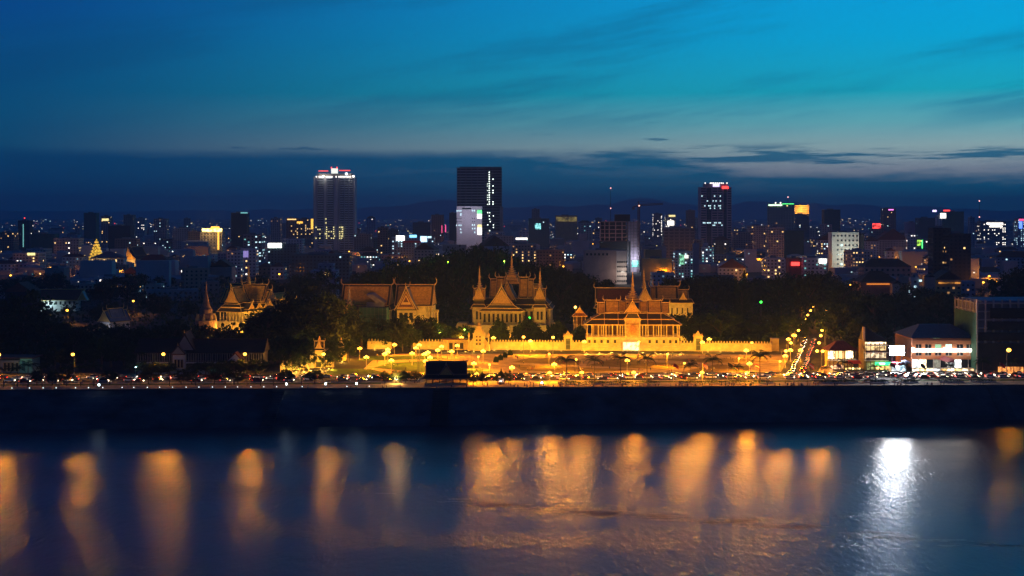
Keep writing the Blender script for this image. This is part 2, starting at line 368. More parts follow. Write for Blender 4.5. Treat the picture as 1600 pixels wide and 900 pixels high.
# ---------------------------------------------------------------- Khmer roof and building pieces
HORN = [(0, 0, 0), (.5, 0, .25), (.95, 0, 1.0), (.9, 0, 2.0), (.55, 0, 3.1)]
HORN_ME = MB().tube(HORN, [.28, .30, .22, .15, .03], 5).mesh('finial', gold)
COLM = {}
def column(root, x, y, z0, z1, r=.35, m=None):
    m = m or cream; key = (round(z1 - z0, 2), r, m.name)
    if key not in COLM:
        h = z1 - z0
        COLM[key] = MB().lathe(0, 0, [(r * 1.5, 0), (r * 1.5, h * .06), (r, h * .08), (r * .86, h * .9), (r * 1.4, h * .94), (r * 1.5, h)], 8, PI / 8).mesh('column', m)
    return obj('column', COLM[key], root, (x, y, z0))
def gable(root, cx, cy, ze, zr, L, W, axis='x', field=None, border=None, pedi=True, horns=True, rings=0, hs=1.0, panel=True, both=True):
    """steep curved roof; ridge of length L along axis, span W; returns its roof object"""
    field = field or tile_o; border = border or tile_g
    T_ = (lambda u, v, z: (cx + u, cy + v, z)) if axis == 'x' else (lambda u, v, z: (cx - v, cy + u, z))
    h = zr - ze
    P = [(-W / 2, ze), (-W * .24, ze + h * .44), (0, zr), (W * .24, ze + h * .44), (W / 2, ze)]
    mb = MB(); vs = [T_(u, v, z) for u in (-L / 2, L / 2) for v, z in P] 
    mb.add(vs, [(0, 1, 6, 5), (1, 2, 7, 6), (2, 3, 8, 7), (3, 4, 9, 8), (0, 4, 3, 2, 1), (5, 6, 7, 8, 9), (4, 0, 5, 9)])
    roof = mb.build('roof', border, root)
    if panel:
        mb = MB(); o = .10
        for sgn in (-1, 1):
            for (t0, t1, A, B) in ((.16, 1, P[0], P[1]), (0, .84, P[1], P[2])):
                a = (A[0] + (B[0] - A[0]) * t0, A[1] + (B[1] - A[1]) * t0); b = (A[0] + (B[0] - A[0]) * t1, A[1] + (B[1] - A[1]) * t1)
                nx, nz = -(b[1] - a[1]), (b[0] - a[0]); ln = math.hypot(nx, nz); nx, nz = nx / ln * o, nz / ln * o
                q = []
                for (v, z) in ((a[0] - .02 * nx, a[1]), (b[0], b[1])):
                    for u in (-L / 2 + min(L * .10, 1.4), L / 2 - min(L * .10, 1.4)):
                        q.append(T_(u, sgn * -(v + nx) if sgn > 0 else (v + nx), z + nz))
                        q.append(T_(u, sgn * -v if sgn > 0 else v, z))
                mb.add(q, [(0, 2, 6, 4), (0, 1, 3, 2), (4, 6, 7, 5), (0, 4, 5, 1), (2, 3, 7, 6)])
        mb.build('roof_field', field, roof)
    for u in (-L / 2, L / 2):
        mb = MB()
        for i in range(4):
            a, b = P[i], P[i + 1]; mb.bar(T_(u, a[0], a[1] + .12), T_(u, b[0], b[1] + .12), .34, .42)
        mb.build('bargeboard', gold, roof)
    MB().bar(T_(-L / 2, 0, zr + .12), T_(L / 2, 0, zr + .12), .34, .5).build('ridge', gold, roof)
    for v in (-W / 2, W / 2): MB().bar(T_(-L / 2, v, ze), T_(L / 2, v, ze), .3, .34).build('eave_board', gold, roof)
    if horns:
        for u, r in ((-L / 2, PI), (L / 2, 0)):
            o_ = obj('finial', HORN_ME, roof, T_(u, 0, zr), r + (PI / 2 if axis == 'y' else 0), scale=(hs, hs, hs))
    if pedi:
        for u, sg in ((-L / 2, -1), (L / 2, 1)) if both else ((-L / 2, -1),):
            n = 3 if rings else 1
            for k in range(1 + rings):
                f = .86 - k * .2; off = sg * (.06 + .07 * k)
                zc = ze + h * .05 + h * .10 * k
                tri = [(-W / 2 * f * .96, zc), (W / 2 * f * .96, zc), (0, zc + h * f * .92)]
                q = [T_(u + off, v, z) for v, z in tri] + [T_(u - sg * .1, v, z) for v, z in tri]
                MB().add(q, [(0, 1, 2), (3, 5, 4), (0, 3, 4, 1), (1, 4, 5, 2), (2, 5, 3, 0)]).build('pediment' if k == 0 else 'pediment_relief', [relief, tile_r, gold, tile_r][k % 4] if rings else relief, roof)
    return roof
def skirt(root, cx, cy, z0, z1, a0, b0, a1, b1, m=None):
    """lean-to roof all round: half sizes a0,b0 at the eave, a1,b1 at the top"""
    o = MB().frustum(cx, cy, z0, z1, a0, b0, a1, b1).build('skirt_roof', m or tile_g, root)
    mb = MB()
    for (p, q) in (((-1, -1), (1, -1)), ((1, -1), (1, 1)), ((-1, -1), (-1, 1))):
        mb.bar((cx + p[0] * a0, cy + p[1] * b0, z0 - .05), (cx + q[0] * a0, cy + q[1] * b0, z0 - .05), .3, .4)
    mb.bar((cx - a1, cy - b1 - .05, z1), (cx + a1, cy - b1 - .05, z1), .25, .35)
    for sgn in (-1, 1): mb.bar((cx + sgn * a0, cy - b0, z0), (cx + sgn * a1, cy - b1, z1), .3, .3)
    mb.build('eave_board', gold, o); return o
def spire(root, x, y, z0, z1, r, tiers=6, n=8, m=None):
    prof = []; hb = (z1 - z0) * .5
    for i in range(tiers):
        f = i / tiers; rr = r * (1 - f) ** 1.7 + .55; z = z0 + hb * f; dz = hb / tiers
        prof += [(rr * .70, z), (rr * .66, z + dz * .40), (rr * 1.12, z + dz * .45), (rr * 1.02, z + dz * .62), (rr * .62, z + dz * .98)]
    zt = z0 + hb
    for i in range(6):
        f = i / 6; rr = .62 * (1 - f) + .12; z = zt + (z1 - zt) * f * .8; prof += [(rr, z), (rr * 1.25, z + .25), (rr * .85, z + .5)]
    prof.append((.03, z1))
    o = MB().lathe(x, y, prof, n, PI / n).build('spire', m or gold, root); return o
def small_gables(root, x, y, z, w, h, m=None):       # four little gable fronts round a spire's foot
    o = None
    for k, (dx_, dy_, ax) in enumerate(((0, -w * .32, 'y'), (w * .32, 0, 'x'))):
        gable(root, x, y, z, z + h, w * 1.05, w * .62, ax, m, tile_g, True, True, 0, .55, False)
def wall_box(root, x0, x1, y0, y1, z0, z1, m=None, name='wall'): return MB().box(x0, x1, y0, y1, z0, z1).build(name, m or cream, root)
def openings(root, xs, y, z0, z1, w, name='window', m=None, fr=True, lit=None):
    """recess-looking openings: a dark pane and a frame standing proud round it"""
    h = z1 - z0
    pane = MB().box(-w / 2, w / 2, -.06, .2, 0, h).mesh('pane', m or dark)
    f = MB().box(-w / 2 - .22, -w / 2, -.22, .1, -.2, h + .2).box(w / 2, w / 2 + .22, -.22, .1, -.2, h + .2).box(-w / 2, w / 2, -.22, .1, h, h + .22).box(-w / 2, w / 2, -.3, .1, -.22, 0).mesh(name, cream)
    for i, x in enumerate(xs):
        o = obj(name, f, root, (x, y, z0)); obj('pane', pane if not (lit and i in lit) else lit[i], o)

# ---------------------------------------------------------------- palace
RZ = -.075
def px_local(pc, Y): return (lambda px: (px - pc) * Y / F), (lambda py: Z_(py, Y))
# moonlight pavilion on the palace wall
Y0 = 806; lx, lz = px_local(989, Y0)
r = T('moonlight_pavilion', 'open pavilion with tiered roofs and a central spire rising over the palace wall', 'pavilion', X_(989, Y0), Y0, 0, RZ * .5)
wall_box(r, lx(908), lx(1069), -1.2, 24, 0, lz(539), cream, 'plinth')
wall_box(r, lx(916.5), lx(1061), -.4, 23, lz(539), lz(527.5), cream, 'base_wall')
MB().box(lx(915), lx(1062.5), -.9, 23.5, lz(527.5), lz(526.2)).build('base_cornice', stone, r)
mb = MB(); 
for zc in (lz(539), lz(542.5)): mb.box(lx(907.5), lx(1069.5), -1.6, -1.0, zc - .18, zc + .18)
mb.build('plinth_moulding', stone, r)
for side in ([921, 929.5, 940, 950, 961], [1015, 1026, 1037, 1047, 1056]):
    openings(r, [lx(p) for p in side], -.42, lz(536), lz(531), 1.35)
dk = lz(526.2)
wall_box(r, lx(925), lx(1053), 5.5, 20, dk, lz(507), mat('inner_hall_wall', (.10, .06, .03), .8, .3, .8), 'inner_wall')  # shade between the columns put into the inner wall colour
mb = MB()
for k in range(64):
    x = lx(916) + (lx(1062) - lx(916)) * k / 63
    if not (lx(975) < x < lx(1003)): mb.box(x - .1, x + .1, -.35, -.15, dk, dk + .9)
mb.box(lx(916), lx(975), -.4, -.1, dk + .9, dk + 1.1); mb.box(lx(1003), lx(1062), -.4, -.1, dk + .9, dk + 1.1)
mb.build('balustrade', stone, r, kind='stuff')
for p in (917.5, 925, 935, 943, 947, 957, 964.5, 969, 973, 1004, 1009, 1012.5, 1021, 1029, 1033, 1041.5, 1052, 1058, 1061):
    column(r, lx(p), .35, dk, lz(507.3), .36)
for p in (928, 940, 952, 966, 1010, 1026, 1038, 1052): column(r, lx(p), 4.2, dk, lz(507.3), .3)
MB().box(lx(917), lx(1061), .1, .7, lz(508.6), lz(507)).build('architrave', cream, r)
zc0 = lz(507)
skirt(r, 0, 11, zc0, lz(499.5), lx(1065), 13, lx(1053), 9.6)
skirt(r, 0, 11, lz(499), lz(490.5), lx(1054), 9.8, lx(1037), 6.2)
for p in (944.5, 966, 1012, 1033):                       # ribs where the lower roofs break
    MB().bar((lx(p), -1.9, zc0 + .1), (lx(p), 1.4, lz(499.5) + .1), .4, .4).bar((lx(p), 1.2, lz(499) + .1), (lx(p), 4.8, lz(490.5) + .1), .4, .4).build('roof_rib', gold, r)
zr = lz(472)
gable(r, (lx(935) + lx(947)) / 2, 11, lz(490.5), zr - 1.0, lx(947) - lx(934), 11.5, 'x', hs=.8)
gable(r, (lx(946) + lx(968)) / 2, 11, lz(489.5), zr + .3, lx(969) - lx(946), 12.5, 'x')
gable(r, (lx(966) + lx(980)) / 2, 11, lz(488.5), zr - .2, lx(980) - lx(967), 11.8, 'x', hs=.8)
gable(r, (lx(1000) + lx(1013)) / 2, 11, lz(488.5), zr - .2, lx(1012.5) - lx(1000), 11.8, 'x', hs=.8)
gable(r, (lx(1012) + lx(1036)) / 2, 11, lz(489.5), zr + .3, lx(1036) - lx(1013), 12.5, 'x')
gable(r, (lx(1035) + lx(1047)) / 2, 11, lz(490.5), zr - 1.0, lx(1047.5) - lx(1036), 11.5, 'x', hs=.8)
# central porch
wall_box(r, lx(976.5), lx(999.5), -1.4, 5, dk - .2, lz(499), mat('porch_relief_wall', (.50, .34, .14), .75, .5, 1.1), 'porch_wall')
for p in (977, 999.3): column(r, lx(p), -1.9, dk, lz(499), .5)
MB().box(lx(982), lx(995), -1.62, -1.3, lz(524), lz(505)).build('porch_niche', relief, r)
MB().ball((lx(988.5), -1.9, lz(512)), 1.5, 8, 6, 1.6).ball((lx(988.5), -1.9, lz(517)), 1.9, 8, 5, .9).build('niche_statue', mat('gilt_statue', (.45, .22, .07), .5, .3, 2), r)
MB().box(lx(974.5), lx(1001.5), -2.4, 5, lz(499), lz(497.5)).build('porch_cornice', gold, r)
skirt(r, lx(988), 1.6, lz(497), lz(489), lx(1000.5), 4.6, lx(996), 3.6)
gable(r, lx(988), 4.5, lz(488.5), lz(469.5), 14, lx(1000.5) - lx(976), 'y', hs=.9)
spire(r, lx(990), 11, lz(474), lz(422), 5.2, 7)
for p in (981, 999): obj('finial', HORN_ME, r, (lx(p), 8, lz(470)), PI if p < 990 else 0)
# lit gateway below the pavilion
Yq = 803.2
gt = T('lit_ticket_gate', 'brightly lit white gateway at the foot of the spired pavilion', 'gateway', X_(986, Yq), Yq, 0, RZ * .5)
MB().box(-4.3, 4.3, -.3, .2, .6, 4.9).build('screen', E_stage, gt)
MB().box(-4.8, -4.3, -.6, .3, 0, 5.3).box(4.3, 4.8, -.6, .3, 0, 5.3).box(-4.8, 4.8, -.6, .3, 4.9, 5.4).build('frame', white, gt)
for x in (-2.2, 0, 2.2): MB().box(x - .12, x + .12, -.45, -.3, 0, 4.9).build('mullion', white, gt)

# hall with its bright side wall behind the pavilion
Y0 = 872; lx, lz = px_local(1040, Y0); r = T('banquet_hall', 'golden lit hall with one spire behind the spired pavilion', 'palace hall', X_(1040, Y0), Y0, 0, RZ)
wall_box(r, lx(1003), lx(1082), 0, 18, 0, lz(472.5)); skirt(r, lx(1043), 9, lz(473), lz(467), lx(1084) - lx(1043), 12, lx(1080) - lx(1043), 9)
openings(r, [lx(p) for p in (1050, 1058, 1066, 1074)], -.1, lz(490), lz(481), .8)
gable(r, lx(1042), 9, lz(469), lz(448.5), lx(1060) - lx(1024), 17, 'x', hs=1.5)
gable(r, lx(1022), 9, lz(469), lz(450), lx(1027) - lx(1018), 15.5, 'x', hs=1.3)
gable(r, lx(1067), 9, lz(469), lz(454), lx(1076) - lx(1059), 15, 'x', hs=1)
gable(r, lx(1067), 0, lz(468), lz(459), 6, lx(1072.5) - lx(1061.5), 'y', hs=.6)
gable(r, lx(1008), 4, lz(470), lz(449), 22, lx(1019) - lx(997), 'y', hs=1.3)
spire(r, lx(1007), 12, lz(452), lz(417), 1.5, 6)
# long dim roof left of it
Y0 = 905; lx, lz = px_local(957, Y0); r = T('long_hall', 'long dim hall roof between the throne hall and the golden lit hall', 'palace hall', X_(957, Y0), Y0, 0, RZ)
wall_box(r, lx(932), lx(990), 0, 16, 0, lz(478)); gable(r, lx(959), 8, lz(477), lz(451), lx(988) - lx(930), 18, 'x', tile_r, tile_g, hs=1.1); skirt(r, lx(960), 8, lz(481), lz(476), lx(992) - lx(960), 11, lx(989) - lx(960), 9)

# throne hall
Y0 = 890; lx, lz = px_local(795, Y0); r = T('throne_hall', 'throne hall with a tall tiered spire, cross roofs and corner spires', 'palace hall', X_(795, Y0), Y0, 0, RZ)
wall_box(r, lx(732), lx(860), -2, 44, 0, lz(507.5), cream, 'terrace')
for p in (720, 866): MB().frustum(lx(p), 12, 0, lz(506), 7, 6, 3, 5).build('stair', cream, r)
wall_box(r, lx(735), lx(859), 10, 40, lz(507.5), lz(483), cream)
skirt(r, lx(797), 25, lz(484), lz(478), lx(862) - lx(797), 17, lx(855) - lx(797), 14)
skirt(r, lx(797), 25, lz(477.5), lz(468), lx(857) - lx(797), 15, lx(848) - lx(797), 10)
openings(r, [lx(p) for p in (740, 747, 821, 829, 840, 852)], 9.8, lz(501), lz(488), 1.6)
for p in (736, 743.5, 751, 817, 825, 834, 847, 857): column(r, lx(p), 9, lz(507.5), lz(484), .5)
# roof runs east-west in descending steps
for a, b, zt, ww in ((761, 772, 439, 13), (771, 783, 436, 15), (808, 822, 436, 15), (821, 830, 439, 13), (829, 838, 447, 12)):
    gable(r, (lx(a) + lx(b)) / 2, 25, lz(468), lz(zt), lx(b) - lx(a), ww * 1.3, 'x', tile_o, tile_g, hs=1.2)
gable(r, lx(783.5), 9, lz(476), lz(447.5), 16, lx(802) - lx(766), 'y', mat('pewter_roof_tile', (.16, .13, .10), .6, .3, 1.2), tile_g, hs=1.1)
gable(r, lx(790), 22, lz(472), lz(441), 20, lx(804) - lx(776), 'y', mat('pewter_roof_tile', (.16, .13, .10)), tile_g, hs=1.2)
# porch below the front gable
wall_box(r, lx(752), lx(816), 3, 10, lz(507.5), lz(488), cream, 'porch_wall')
MB().box(lx(750), lx(818), -.5, 4, lz(488), lz(486.3)).build('porch_cornice', cream, r)
skirt(r, lx(784), 5, lz(486), lz(482), lx(821) - lx(784), 7, lx(814) - lx(784), 5.4)
skirt(r, lx(784), 5, lz(481.5), lz(476.5), lx(810) - lx(784), 5.6, lx(803) - lx(784), 4.5)
for p in (752.5, 760, 767, 774, 781, 788, 795, 802, 809, 815.5): column(r, lx(p), .6, lz(507.5), lz(488), .42)
openings(r, [lx(p) for p in (756.5, 763.5, 770.5, 777.5, 784.5, 791.5, 798.5, 805.5, 812)], 2.8, lz(504), lz(491), 1.2)
MB().frustum(lx(784), -5, 0, lz(507.5), 7, 5, 5, 2).build('front_stair', cream, r)
# corner towers
for p, zt in ((747.3, 415), (843, 417)):
    wall_box(r, lx(p - 9), lx(p + 9), 3, 12, lz(507.5), lz(481), cream, 'tower_wall')
    skirt(r, lx(p), 7.5, lz(481), lz(476), lx(p + 12) - lx(p), 6, lx(p + 9) - lx(p), 5)
    openings(r, [lx(p - 3), lx(p + 3)], 2.8, lz(500), lz(487), 1.3)
    gable(r, lx(p), 7, lz(469), lz(449), 8, lx(p + 9) - lx(p - 9), 'y', relief, tile_g, hs=.8, panel=False)
    gable(r, lx(p), 7, lz(469), lz(452), lx(p + 8.5) - lx(p - 8.5), 7, 'x', tile_o, tile_g, hs=.8)
    wall_box(r, lx(p - 8), lx(p + 8), 4, 11, lz(476), lz(469), tile_g, 'tower_neck')
    spire(r, lx(p), 7, lz(456), lz(zt), 2.4, 6)
# central tower: stacked square tiers, then the spire
mb = MB(); zb = lz(446)
for i in range(3):
    a = lx(808 - 2.5 * i); mb.frustum(0, 25, zb + 1.9 * i, zb + 1.9 * i + 1.6, a, a, a * .86, a * .86)
mb.build('spire_base', relief, r)
for k in range(4): 
    an = k * PI / 2 + PI / 4; obj('finial', HORN_ME, r, (lx(806) * math.cos(an) * 1.1, 25 + lx(806) * math.sin(an) * 1.1, zb + 1), an, scale=(1.2, 1.2, 1.1))
spire(r, 0, 25, lz(434), lz(394), 3.6, 6)

# two halls in the north court
Y0 = 868; lx, lz = px_local(570, Y0); r = T('wide_hall', 'wide hall with a long amber roof behind the green net scaffold', 'palace hall', X_(570, Y0), Y0, 0, RZ)
wall_box(r, lx(537), lx(605), 0, 18, 0, lz(478)); gable(r, 0, 9, lz(478), lz(446), lx(608.5) - lx(532), 20, 'x', hs=1.5)
skirt(r, 0, 9, lz(484), lz(477), lx(613), 13, lx(609), 10)
Y0 = 866; lx, lz = px_local(646, Y0); r = T('pediment_hall', 'hall with a nested triangular pediment glowing gold on its front', 'palace hall', X_(646, Y0), Y0, 0, RZ)
wall_box(r, lx(620), lx(675), 0, 18, 0, lz(478)); gable(r, 0, 9, lz(478), lz(446), lx(676.5) - lx(617), 20, 'x', hs=1.5)
gable(r, lx(636.5), 2, lz(484), lz(448), 16, lx(655) - lx(619), 'y', tile_gr, tile_g, rings=3, hs=1.0)
wall_box(r, lx(622), lx(652), -4, 1, 0, lz(484), cream, 'porch_wall'); openings(r, [lx(p) for p in (628, 636, 644)], -4.2, lz(499), lz(488), 2)
for p in (667, 671, 675): column(r, lx(p), -1, 0, lz(478), .6)
for p in (679, 683): column(r, lx(p), 2, 0, lz(484), .7)
Y0 = 846; lx, lz = px_local(582, Y0)
r = T('netted_scaffold', 'square scaffold wrapped in dark green netting before the wide hall', 'scaffold', X_(582, Y0), Y0, 0, RZ)
MB().box(lx(561), lx(604), 0, 10, 0, lz(481)).build('net', net_g, r)
mb = MB()
for k in range(8):
    x = lx(561) + (lx(604) - lx(561)) * k / 7; mb.box(x - .07, x + .07, -.25, -.1, 0, lz(480) + .8)
for k in range(8): mb.box(lx(561), lx(604), -.25, -.1, 2.5 * k + .1, 2.5 * k + .2)
mb.build('scaffold_tube', metal, r, kind='stuff')
Y0 = 850; lx, lz = px_local(541, Y0); r = T('grey_gable_chapel', 'small unlit chapel with a steep gable and thin spire beside the scaffold', 'chapel', X_(541, Y0), Y0, 0, RZ)
wall_box(r, lx(530), lx(552), 0, 10, 0, lz(494), C['dim']); gable(r, 0, 5, lz(494), lz(474), 12, lx(553) - lx(528), 'y', tile_gr, tile_g, hs=.7); spire(r, lx(543), 5, lz(478), lz(444), 2.2, 5, 8, stone)
Y0 = 853; lx, lz = px_local(586, Y0); r = T('tin_roof_shed', 'shed with a pale sloping tin roof above the green net scaffold', 'shed', X_(586, Y0), Y0 + 9, 0, RZ)
wall_box(r, lx(570), lx(598), 0, 6, 0, lz(474), C['dim']); MB().add([(lx(570), -1, lz(462)), (lx(580), -1, lz(461)), (lx(600), -1, lz(475)), (lx(588), -1, lz(476)), (lx(570), 7, lz(460)), (lx(580), 7, lz(459)), (lx(600), 7, lz(473)), (lx(588), 7, lz(474))], [(0, 1, 2, 3), (7, 6, 5, 4), (0, 4, 5, 1), (1, 5, 6, 2), (2, 6, 7, 3), (3, 7, 4, 0)]).build('roof', tile_gr, r)

# silver pagoda
Y0 = 930; lx, lz = px_local(366, Y0); r = T('silver_pagoda', 'golden lit pagoda with a spire and a row of stepped side porches', 'pagoda', X_(366, Y0), Y0, 0, -.42)
wall_box(r, lx(337), lx(385), -3, 60, 0, lz(502), cream, 'terrace')
wall_box(r, lx(344), lx(376), 5, 58, lz(502), lz(486.5), cream)
for p in (340, 346, 352, 358, 364, 370, 376, 381): column(r, lx(p), 0, lz(502), lz(487), .5)
for k in range(11): column(r, lx(386), 4 + 5 * k, lz(502), lz(487), .5)
skirt(r, lx(361), 29, lz(487), lz(481), lx(384) - lx(361), 32, lx(380) - lx(361), 30, tile_g)
skirt(r, lx(361), 29, lz(480), lz(475.5), lx(380) - lx(361), 30, lx(375) - lx(361), 28, tile_g)
gable(r, lx(361), 7, lz(474), lz(449.5), 14, lx(374) - lx(348.5), 'y', hs=1.2)
gable(r, lx(361), 19, lz(471), lz(443), 14, lx(373) - lx(349), 'y', hs=1.4)
gable(r, lx(361), 30, lz(474), lz(449), 10, lx(374) - lx(348.5), 'y', hs=1.2)
gable(r, lx(361), 19, lz(472), lz(446), 30, 11, 'x', hs=1.4); gable(r, lx(361), 19, lz(475), lz(454), 36, 13, 'x', hs=1.2)
gable(r, lx(361), 48, lz(477), lz(465), 28, lx(376) - lx(346.5), 'y', hs=1.2)
for k in range(7): gable(r, lx(380), 5 + 8.6 * k, lz(483), lz(473.5), 9, 6.4, 'x', relief, tile_g, hs=1.2, panel=False)
spire(r, lx(362), 19, lz(447), lz(414), 2.6, 5)
for k in range(4): an = k * PI / 2 + PI / 4; obj('finial', HORN_ME, r, (lx(362) + 3.4 * math.cos(an), 19 + 3.4 * math.sin(an), lz(444)), an, scale=(1.3, 1.3, 1.5))
# brick stupa to its side and a small spired library
Y0 = 905; lx, lz = px_local(322, Y0); r = T('stupa', 'slender brick stupa ringed with niches beside the golden lit pagoda', 'stupa', X_(322, Y0), Y0)
MB().lathe(0, 0, [(7, 0), (7, lz(500)), (5.6, lz(499)), (5.2, lz(492)), (4.2, lz(490)), (4.0, lz(483)), (3.2, lz(481)), (2.4, lz(474)), (1.8, lz(470)), (1.2, lz(462)), (.7, lz(455)), (.4, lz(448)), (.05, lz(438))], 12).build('shaft', mat('weathered_brick', (.30, .17, .11), .9, .35, .8), r)
for k in range(8):
    an = 2 * PI * k / 8; MB().frustum(5.8 * math.cos(an), 5.8 * math.sin(an), lz(500), lz(490), .9, .9, .2, .2).build('corner_turret', gold, r)
Y0 = 915; lx, lz = px_local(422, Y0); r = T('library_pavilion', 'small golden pavilion with a short spire half hidden by trees', 'pavilion', X_(422, Y0), Y0, 0, -.3)
wall_box(r, lx(415), lx(430), 0, 6, 0, lz(484)); skirt(r, lx(422), 3, lz(484), lz(477), 4.4, 4.4, 2.2, 2.2); small_gables(r, lx(422), 3, lz(477), 5, 3.6); spire(r, lx(422), 3, lz(471), lz(450), 1.6, 4)

# small lit kiosk under the star lamp
Y0 = 846; lx, lz = px_local(905, Y0); r = T('garden_kiosk', 'small columned kiosk behind the wall under a tall bright lamp', 'kiosk', X_(905, Y0), Y0, 0, RZ)
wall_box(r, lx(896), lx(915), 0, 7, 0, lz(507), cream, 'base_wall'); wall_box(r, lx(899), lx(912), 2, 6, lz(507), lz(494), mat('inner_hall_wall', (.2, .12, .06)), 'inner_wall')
for p in (896.5, 901.5, 909, 914.5): column(r, lx(p), .3, lz(507), lz(494), .3)
skirt(r, lx(905.5), 3.5, lz(494), lz(489), 4.4, 4.4, 2.6, 2.6, tile_r); gable(r, lx(905.5), 3.5, lz(489), lz(481), 6, 4.6, 'y', tile_r, tile_r, hs=.5)

# perimeter wall in runs between the gate piers
def wall_run(px0, px1, label, Ya, Yb, h=5.4, grp='palace wall runs'):
    x0, x1 = X_(px0, Ya), X_(px1, Yb); L = math.hypot(x1 - x0, Yb - Ya)
    o = T('palace_wall', label, 'wall', x0, Ya, 0, math.atan2(Yb - Ya, x1 - x0), grp)
    MB().box(0, L, 0, .8, 0, h - .9).build('wall_face', cream, o)
    MB().box(0, L, -.25, 1.0, 0, .7).box(0, L, -.15, .95, h - 1.1, h - .85).build('moulding', stone, o)
    n = max(2, int(L / 1.6)); me = MB().prism([(-.42, 0), (.42, 0), (.42, .8), (0, 1.35), (-.42, .8)], .15, .65).mesh('merlon', cream)
    for i in range(n): obj('merlon', me, o, ((i + .5) * L / n, 0, h - .85))
WY = lambda px: 815 - (px - 640) * (815 - 800) / 600
for a, b, lab in ((574, 612, 'short battlemented wall run seen under the trees west of the park'), (645, 692, 'battlemented wall run between the big trees and the wide gatehouse'), (766, 881, 'long battlemented wall run between the stepped gate tower and a gate pier'),
                  (893, 917, 'short battlemented wall run joining a gate pier to the spired pavilion'), (1062, 1086, 'short battlemented wall run on the street side of the spired pavilion'), (1098, 1206, 'long battlemented wall run ending at the street corner')):
    wall_run(a, b, lab, WY(a), WY(b))
for p, lab in ((887.5, 'white gate pier with a stepped crown beside the long wall, park side'), (1091, 'white gate pier with a green door on the street side of the pavilion')):
    Y0 = WY(p) - .5; lx, lz = px_local(p, Y0); r = T('gate_pier', lab, 'gate', X_(p, Y0), Y0, 0, RZ * .3, 'gate piers in the palace wall')
    wall_box(r, -2.4, 2.4, 0, 3, 0, lz(526), cream, 'pier'); MB().box(-1.3, 1.3, -.15, .2, .4, lz(529)).build('door', mat('green_gate_door', (.10, .13, .08), .6), r)
    for k in range(2): MB().box(-1.05, 1.05, -.28, -.1, 1.0 + 2.6 * k, 3.0 + 2.6 * k).build('door_panel', mat('dark_green_panel', (.05, .06, .04), .6), r)
    MB().box(-2.8, 2.8, -.3, 3.3, lz(526), lz(525)).build('cornice', gold, r)
    MB().frustum(0, 1.5, lz(525), lz(523), 2.3, 1.6, 1.7, 1.3).frustum(0, 1.5, lz(523), lz(520.5), 1.5, 1.2, .8, .8).frustum(0, 1.5, lz(520.5), lz(517), .8, .8, .06, .06).build('crown', cream, r)
    for sg in (-1, 1): MB().frustum(sg * 2.2, 1.5, lz(525), lz(521), .5, .5, .05, .05).build('corner_finial', gold, r)
# stepped golden gate tower and gatehouse
Y0 = 806; lx, lz = px_local(748, Y0); r = T('gate_tower', 'golden stepped gate tower with side scrolls in the palace wall', 'gate', X_(748, Y0), Y0, 0, RZ * .5)
wall_box(r, lx(739), lx(757), 0, 5, 0, lz(524), cream)
openings(r, [lx(745), lx(750)], -.1, lz(533), lz(530), 1.0); openings(r, [lx(745), lx(750)], -.1, lz(539), lz(536), 1.0); openings(r, [lx(745), lx(750)], -.1, lz(527.5), lz(525), .9)
for k, (a, b0, b1) in enumerate(((9.5, 524, 521), (7.6, 521, 517), (5.6, 517, 513.5), (3.6, 513.5, 510))):
    MB().frustum(lx(748), 2.5, lz(b0), lz(b1) - .25, a * .36, 2.4 - k * .35, a * .33, 2.2 - k * .35).box(lx(748) - a * .38, lx(748) + a * .38, .1 + .3 * k, 4.9 - .3 * k, lz(b1) - .3, lz(b1)).build('tier', cream, r)
spire(r, lx(748), 2.5, lz(510), lz(504), .9, 3)
for sg in (-1, 1):
    MB().prism([(sg * 3.2, 0), (sg * 6.5, 0), (sg * 6.2, 3.4), (sg * 4.6, 5.0), (sg * 3.2, 7.4)], .8, 2.2).build('scroll_buttress', cream, r)
    column(r, sg * 5.6, .2, 0, lz(524), .45); MB().lathe(sg * 5.6, .2, [(.6, lz(524)), (.7, lz(523)), (.05, lz(519.5))], 8).build('corner_finial', gold, r)
Y0 = 811; lx, lz = px_local(714, Y0); r = T('gatehouse', 'low flat roofed gatehouse with wide bays in the palace wall', 'gatehouse', X_(714, Y0), Y0, 0, RZ * .3)
wall_box(r, lx(692), lx(735), 0, 5, 0, lz(531), cream); MB().box(lx(691), lx(736), -.8, 5.4, lz(531), lz(529.3)).build('roof', tile_r, r)
for p in (693, 700.5, 709, 717, 726, 734): column(r, lx(p), -.3, 0, lz(531), .4)
openings(r, [lx(p) for p in (704.5, 713, 721.5)], -.1, .5, 4, 2.0)
Y0 = 803; lx, lz = px_local(1211, Y0); r = T('corner_bastion', 'square cream corner block ending the palace wall at the side street', 'wall', X_(1211, Y0), Y0, 0, 0)
wall_box(r, lx(1206), lx(1217), 0, 5, 0, lz(530), cream, 'pier'); MB().box(lx(1205.4), lx(1217.6), -.3, 5.3, lz(530), lz(529)).build('cornice', stone, r)
